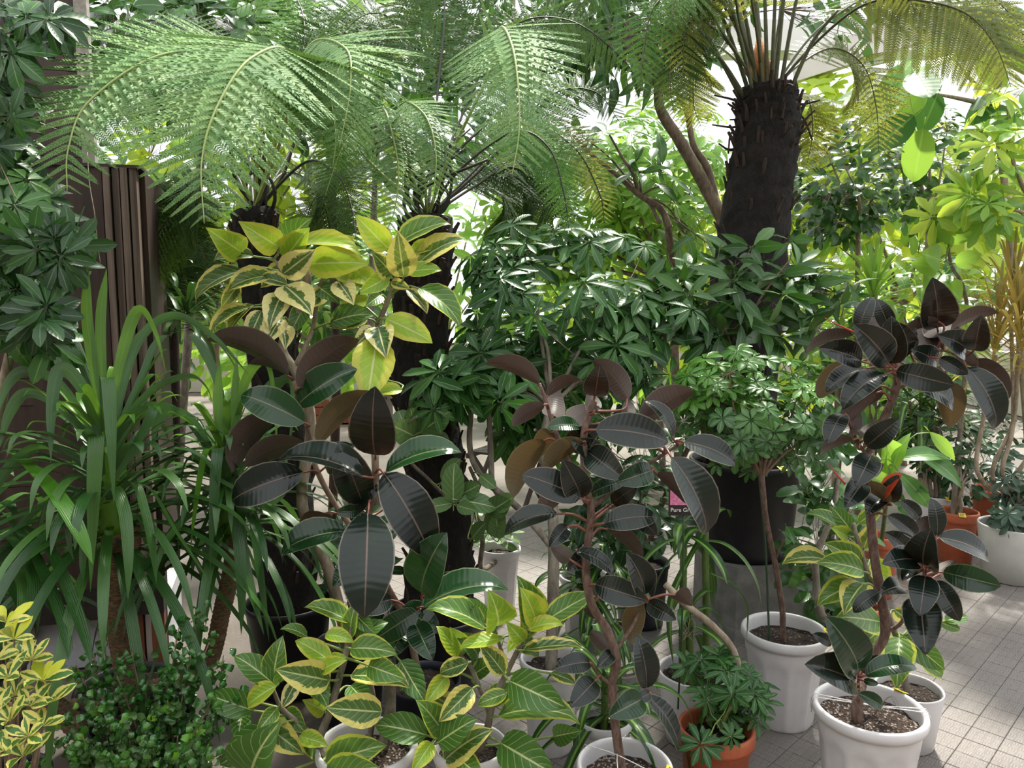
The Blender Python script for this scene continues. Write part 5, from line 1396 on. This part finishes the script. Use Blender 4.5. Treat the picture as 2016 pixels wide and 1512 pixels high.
B2 = thing('branching_tree', 'low forked tree with long thin branches reaching left behind the ferns', 'tree', flat(P(1345, 800, 4.9)), GB); b20 = WM[B2].translation
paths_of(B2, [(4.6, .028, .02, [b20, (1325, 600, 4.8), (1318, 470, 4.6), (1308, 420, 4.5)]), (4.5, .022, .009, [(1318, 450, 4.5), (1300, 410, 4.5), (1260, 385, 4.45), (1215, 345, 4.4), (1160, 300, 4.35), (1130, 268, 4.35)]), (4.5, .012, .006, [(1258, 383, 4.45), (1245, 340, 4.4), (1225, 310, 4.4), (1200, 265, 4.4)]), (4.5, .012, .008, [(1300, 440, 4.5), (1278, 400, 4.5), (1262, 385, 4.45)])], b_branch)
q = ell_pts(24, 1280, 320, 60, 45, 4.3, 4.6)+ell_pts(14, 1160, 270, 50, 30, 4.4, 4.6)+ell_pts(30, 1360, 460, 70, 70, 4.4, 4.8); branches(B2, b20, P(1262, 385, 4.45), q, 6, b_branch, .008, .003, .0014); foliage(B2, q, P(1260, 400, 4.6), LFm, .2, .4, .6, .3, .6, drop=.3)
tree('umbrella_tree', 'sunlit bright green umbrella tree behind the forked branches', P(1310, 800, 6.2), P(1310, 560, 6.1), [(130, 1310, 340, 170, 150, 5.4, 6.4), (110, 1120, 420, 170, 150, 5.6, 6.4)], PB1, 1.25, 9, group=GB)
tree('umbrella_tree', 'yellow-green sunlit umbrella tree low behind the black fern trunk', P(1400, 900, 7.0), P(1390, 620, 7.0), [(90, 1370, 480, 120, 110, 6.2, 7.2), (50, 1180, 560, 110, 80, 6.2, 7.0)], PY, 1.25, 8, group=GB)
tree('small_leaved_fig', 'small-leaved glossy fig tree right of the black fern trunk', P(1700, 800, 5.0), P(1690, 455, 4.9), [(290, 1685, 335, 115, 115, 4.5, 5.1), (200, 1640, 420, 90, 60, 4.6, 5.1)], SMF, .085, 9, b_pale, tr=.022, group=GB)
tree('small_leaved_fig', 'small-leaved fig tree with a forked pale stem near the right edge', P(1828, 800, 5.2), P(1828, 440, 5.2), [(260, 1830, 330, 85, 130, 4.9, 5.4), (60, 1800, 200, 50, 40, 4.9, 5.3)], SMF, .085, 8, b_pale, tr=.022, group=GB)
tree('leafy_tree', 'tall yellow-green sunlit tree at the back right', P(1780, 900, 7.0), P(1780, 600, 7.0), [(420, 1750, 420, 210, 200, 6.3, 7.4), (300, 1640, 320, 120, 170, 6.4, 7.0), (260, 1930, 430, 130, 150, 6.0, 7.0)], YEL+OVb[:2], .20, 10, b_pale, group=GB)
tree('umbrella_tree', 'large-leaved umbrella tree overhanging the right edge', P(2080, 800, 4.0), P(2050, 450, 4.0), [(16, 1990, 250, 60, 90, 3.6, 4.1), (12, 1900, 410, 70, 40, 3.7, 4.2), (12, 1985, 400, 50, 60, 3.7, 4.2)], PB1[:2]+PY[:2], 1.05, 5, b_pale, tr=.025, group=GB)
tree('broad_leaved_tree', 'tree with big oval leaves and a bare horizontal branch at the upper right', P(2060, 800, 4.8), P(1960, 210, 4.7), [(26, 1960, 120, 90, 120, 4.3, 4.8), (14, 1790, 190, 60, 90, 4.3, 4.7)], [leafmesh('audrey', m_bri, 0), leafmesh('audrey', m_schm, 1)], .27, 5, b_pale, tr=.03, group=GB, drop=.5)
HL = thing('heart_leaf_plant', 'plant with one very large upright green leaf below the right trees', 'plant', flat(P(1880, 900, 4.3))); hp = [[WM[HL].translation, P(1875, 600, 4.3), P(1868, 480, 4.2)]]
tube_part('stem', [WM[HL].translation, P(1905, 640, 4.3), P(1872, 520, 4.25), P(1868, 482, 4.2)], .014, .007, b_grey, HL, 8)
hero(HL, '''
1870 482 1893 405 72 b -2
1858 475 1838 425 40 g 4
1850 515 1815 500 40 b 0
1845 530 1795 520 36 b 2
1865 560 1890 590 40 b 0
1880 520 1930 500 40 b 3
1885 600 1900 650 40 b 2
1860 540 1830 580 40 b 3
''', 4.2, 'heart', dict(g=m_schm, b=m_bri), hp, m_petg, .004, .9)
tree('leafy_shrub', 'sunlit mixed shrub behind the right rubber plant heads', P(1640, 900, 4.8), P(1650, 760, 4.8), [(150, 1620, 640, 90, 120, 4.3, 5.0), (140, 1700, 790, 120, 110, 4.4, 5.0)], OVm+LFb[:2], .12, 8, b_pale, group=GB)
tree('leafy_shrub', 'pale sunlit shrub between the rubber plant and the golden dragon tree', P(1830, 1000, 5.4), P(1830, 800, 5.4), [(200, 1850, 620, 130, 110, 5.0, 5.6), (120, 1780, 740, 110, 100, 5.0, 5.6)], LFb+OVm[:2], .15, 8, b_pale, group=GB)
SP = thing('strap_plant', 'fountain of narrow bright green leaves beyond the small-leaved fig', 'plant', flat(P(1720, 900, 5.0))); tube_part('stem', [WM[SP].translation, P(1720, 720, 4.9), P(1720, 570, 4.8)], .03, .02, b_grey, SP, 8)
rosette(SP, P(1720, 560, 4.8), Z, 70, .55, .028, (m_bri,), .2, (-.2, 1.4), .6, 71, ns=3)
# --- left background
tree('leafy_tree', 'glossy dark tree above the fern fronds at the top left', P(330, 900, 4.6), P(400, 250, 4.4), [(150, 300, 60, 160, 110, 3.9, 4.6), (80, 215, 120, 60, 130, 3.8, 4.3), (150, 460, 130, 200, 150, 4.0, 4.6), (130, 640, 150, 150, 140, 4.0, 4.6), (110, 470, 10, 160, 60, 4.2, 4.7)], OVm[:2]+SMF[:2], .14, 9, b_grey, group=GB, drop=.3)
tree('leafy_tree', 'sunlit yellow-green tree behind the left fern crown', P(430, 900, 6.2), P(430, 600, 6.2), [(420, 400, 330, 170, 170, 5.6, 6.6), (300, 640, 320, 160, 160, 5.8, 6.6)], YEL[:2]+OVb[:2], .17, 9, b_pale, group=GB)
tree('leafy_tree', 'green sunlit shrubby tree between the left fern trunks', P(660, 950, 6.0), P(650, 700, 6.0), [(300, 660, 560, 150, 130, 5.4, 6.3), (260, 380, 570, 140, 130, 5.4, 6.3)], LFb[:2]+OVm[:2], .16, 9, b_pale, group=GB)
tree('leafy_tree', 'tall dark tree top showing between the left and middle ferns', P(740, 900, 5.6), P(740, 300, 5.6), [(260, 680, 60, 200, 120, 5.0, 5.8), (160, 830, 240, 120, 120, 5.2, 5.8), (120, 470, 60, 140, 100, 5.0, 5.8)], LFm+OVb[:2], .19, 8, b_grey, group=GB)
# ferns standing behind
for k, (x, y, d, lab, sp) in enumerate(((330, 505, 3.9, 'dark fern with a thin trunk behind the yucca', [(300, 380), (190, 500), (250, 620), (380, 620), (420, 540), (430, 420), (350, 390), (270, 440)]), (650, 300, 5.0, 'high dark fern crown between the left and middle ferns', [(560, 60), (480, 40), (700, 20), (780, 90), (620, 180), (540, 200), (760, 180)]))):
    t = thing('background_fern', lab, 'fern', flat(P(x, 900, d))); c = P(x, y, d); tube_part('trunk', [WM[t].translation, P(x+12, 720, d), c], .03, .03, b_stub, t, 9)
    for (a, b) in sp: frond(t, [c, c.lerp(P(a, b, d-.1), .5)+V((0, 0, .16)), P(a, b, d-.15)], .2, 30, m_feb if k == 0 or a % 40 else m_fem, False, m_stipeb, start=.2, lod=10)
t = thing('dark_dracaena', 'dark rosette plant on a slim trunk behind the booth post', 'dracaena', flat(P(320, 900, 3.6))); tube_part('trunk', [WM[t].translation, P(322, 700, 3.6), P(312, 540, 3.6)], .016, .014, b_rub, t, 8); rosette(t, P(318, 520, 3.6), Z, 40, .3, .03, (m_fic,), .12, (-.2, 1.2), .7, 81, ns=3); rosette(t, P(370, 600, 3.5), Z, 30, .3, .03, (m_fic,), .12, (-.2, 1.2), .7, 82, ns=3)
# --- far hedge of bushes along the back wall
for k, (x, m, s, lab) in enumerate(((-5.2, OVm, .3, 'far shrub behind the booth'), (-2.9, OVb, .28, 'far bright shrub left of the fern trunks'), (-.9, LFb, .3, 'far shrub seen past the middle fern trunk'), (1.2, OVb, .28, 'far shrub behind the forked trees'), (3.2, YEL, .26, 'far yellow shrub right of the black fern trunk'), (4.7, LFb, .3, 'far shrub at the back right corner'))):
    y = 9.6+.5*(k % 2); cx = 1008+FPX*x/9.6
    tree('background_shrub', lab, V((x, y, 0)), V((x, y, .9)), [(600, cx, 540, 230, 260, y-.7, y+.3)], m, s, 7, b_pale, group='shrubs along the back wall')
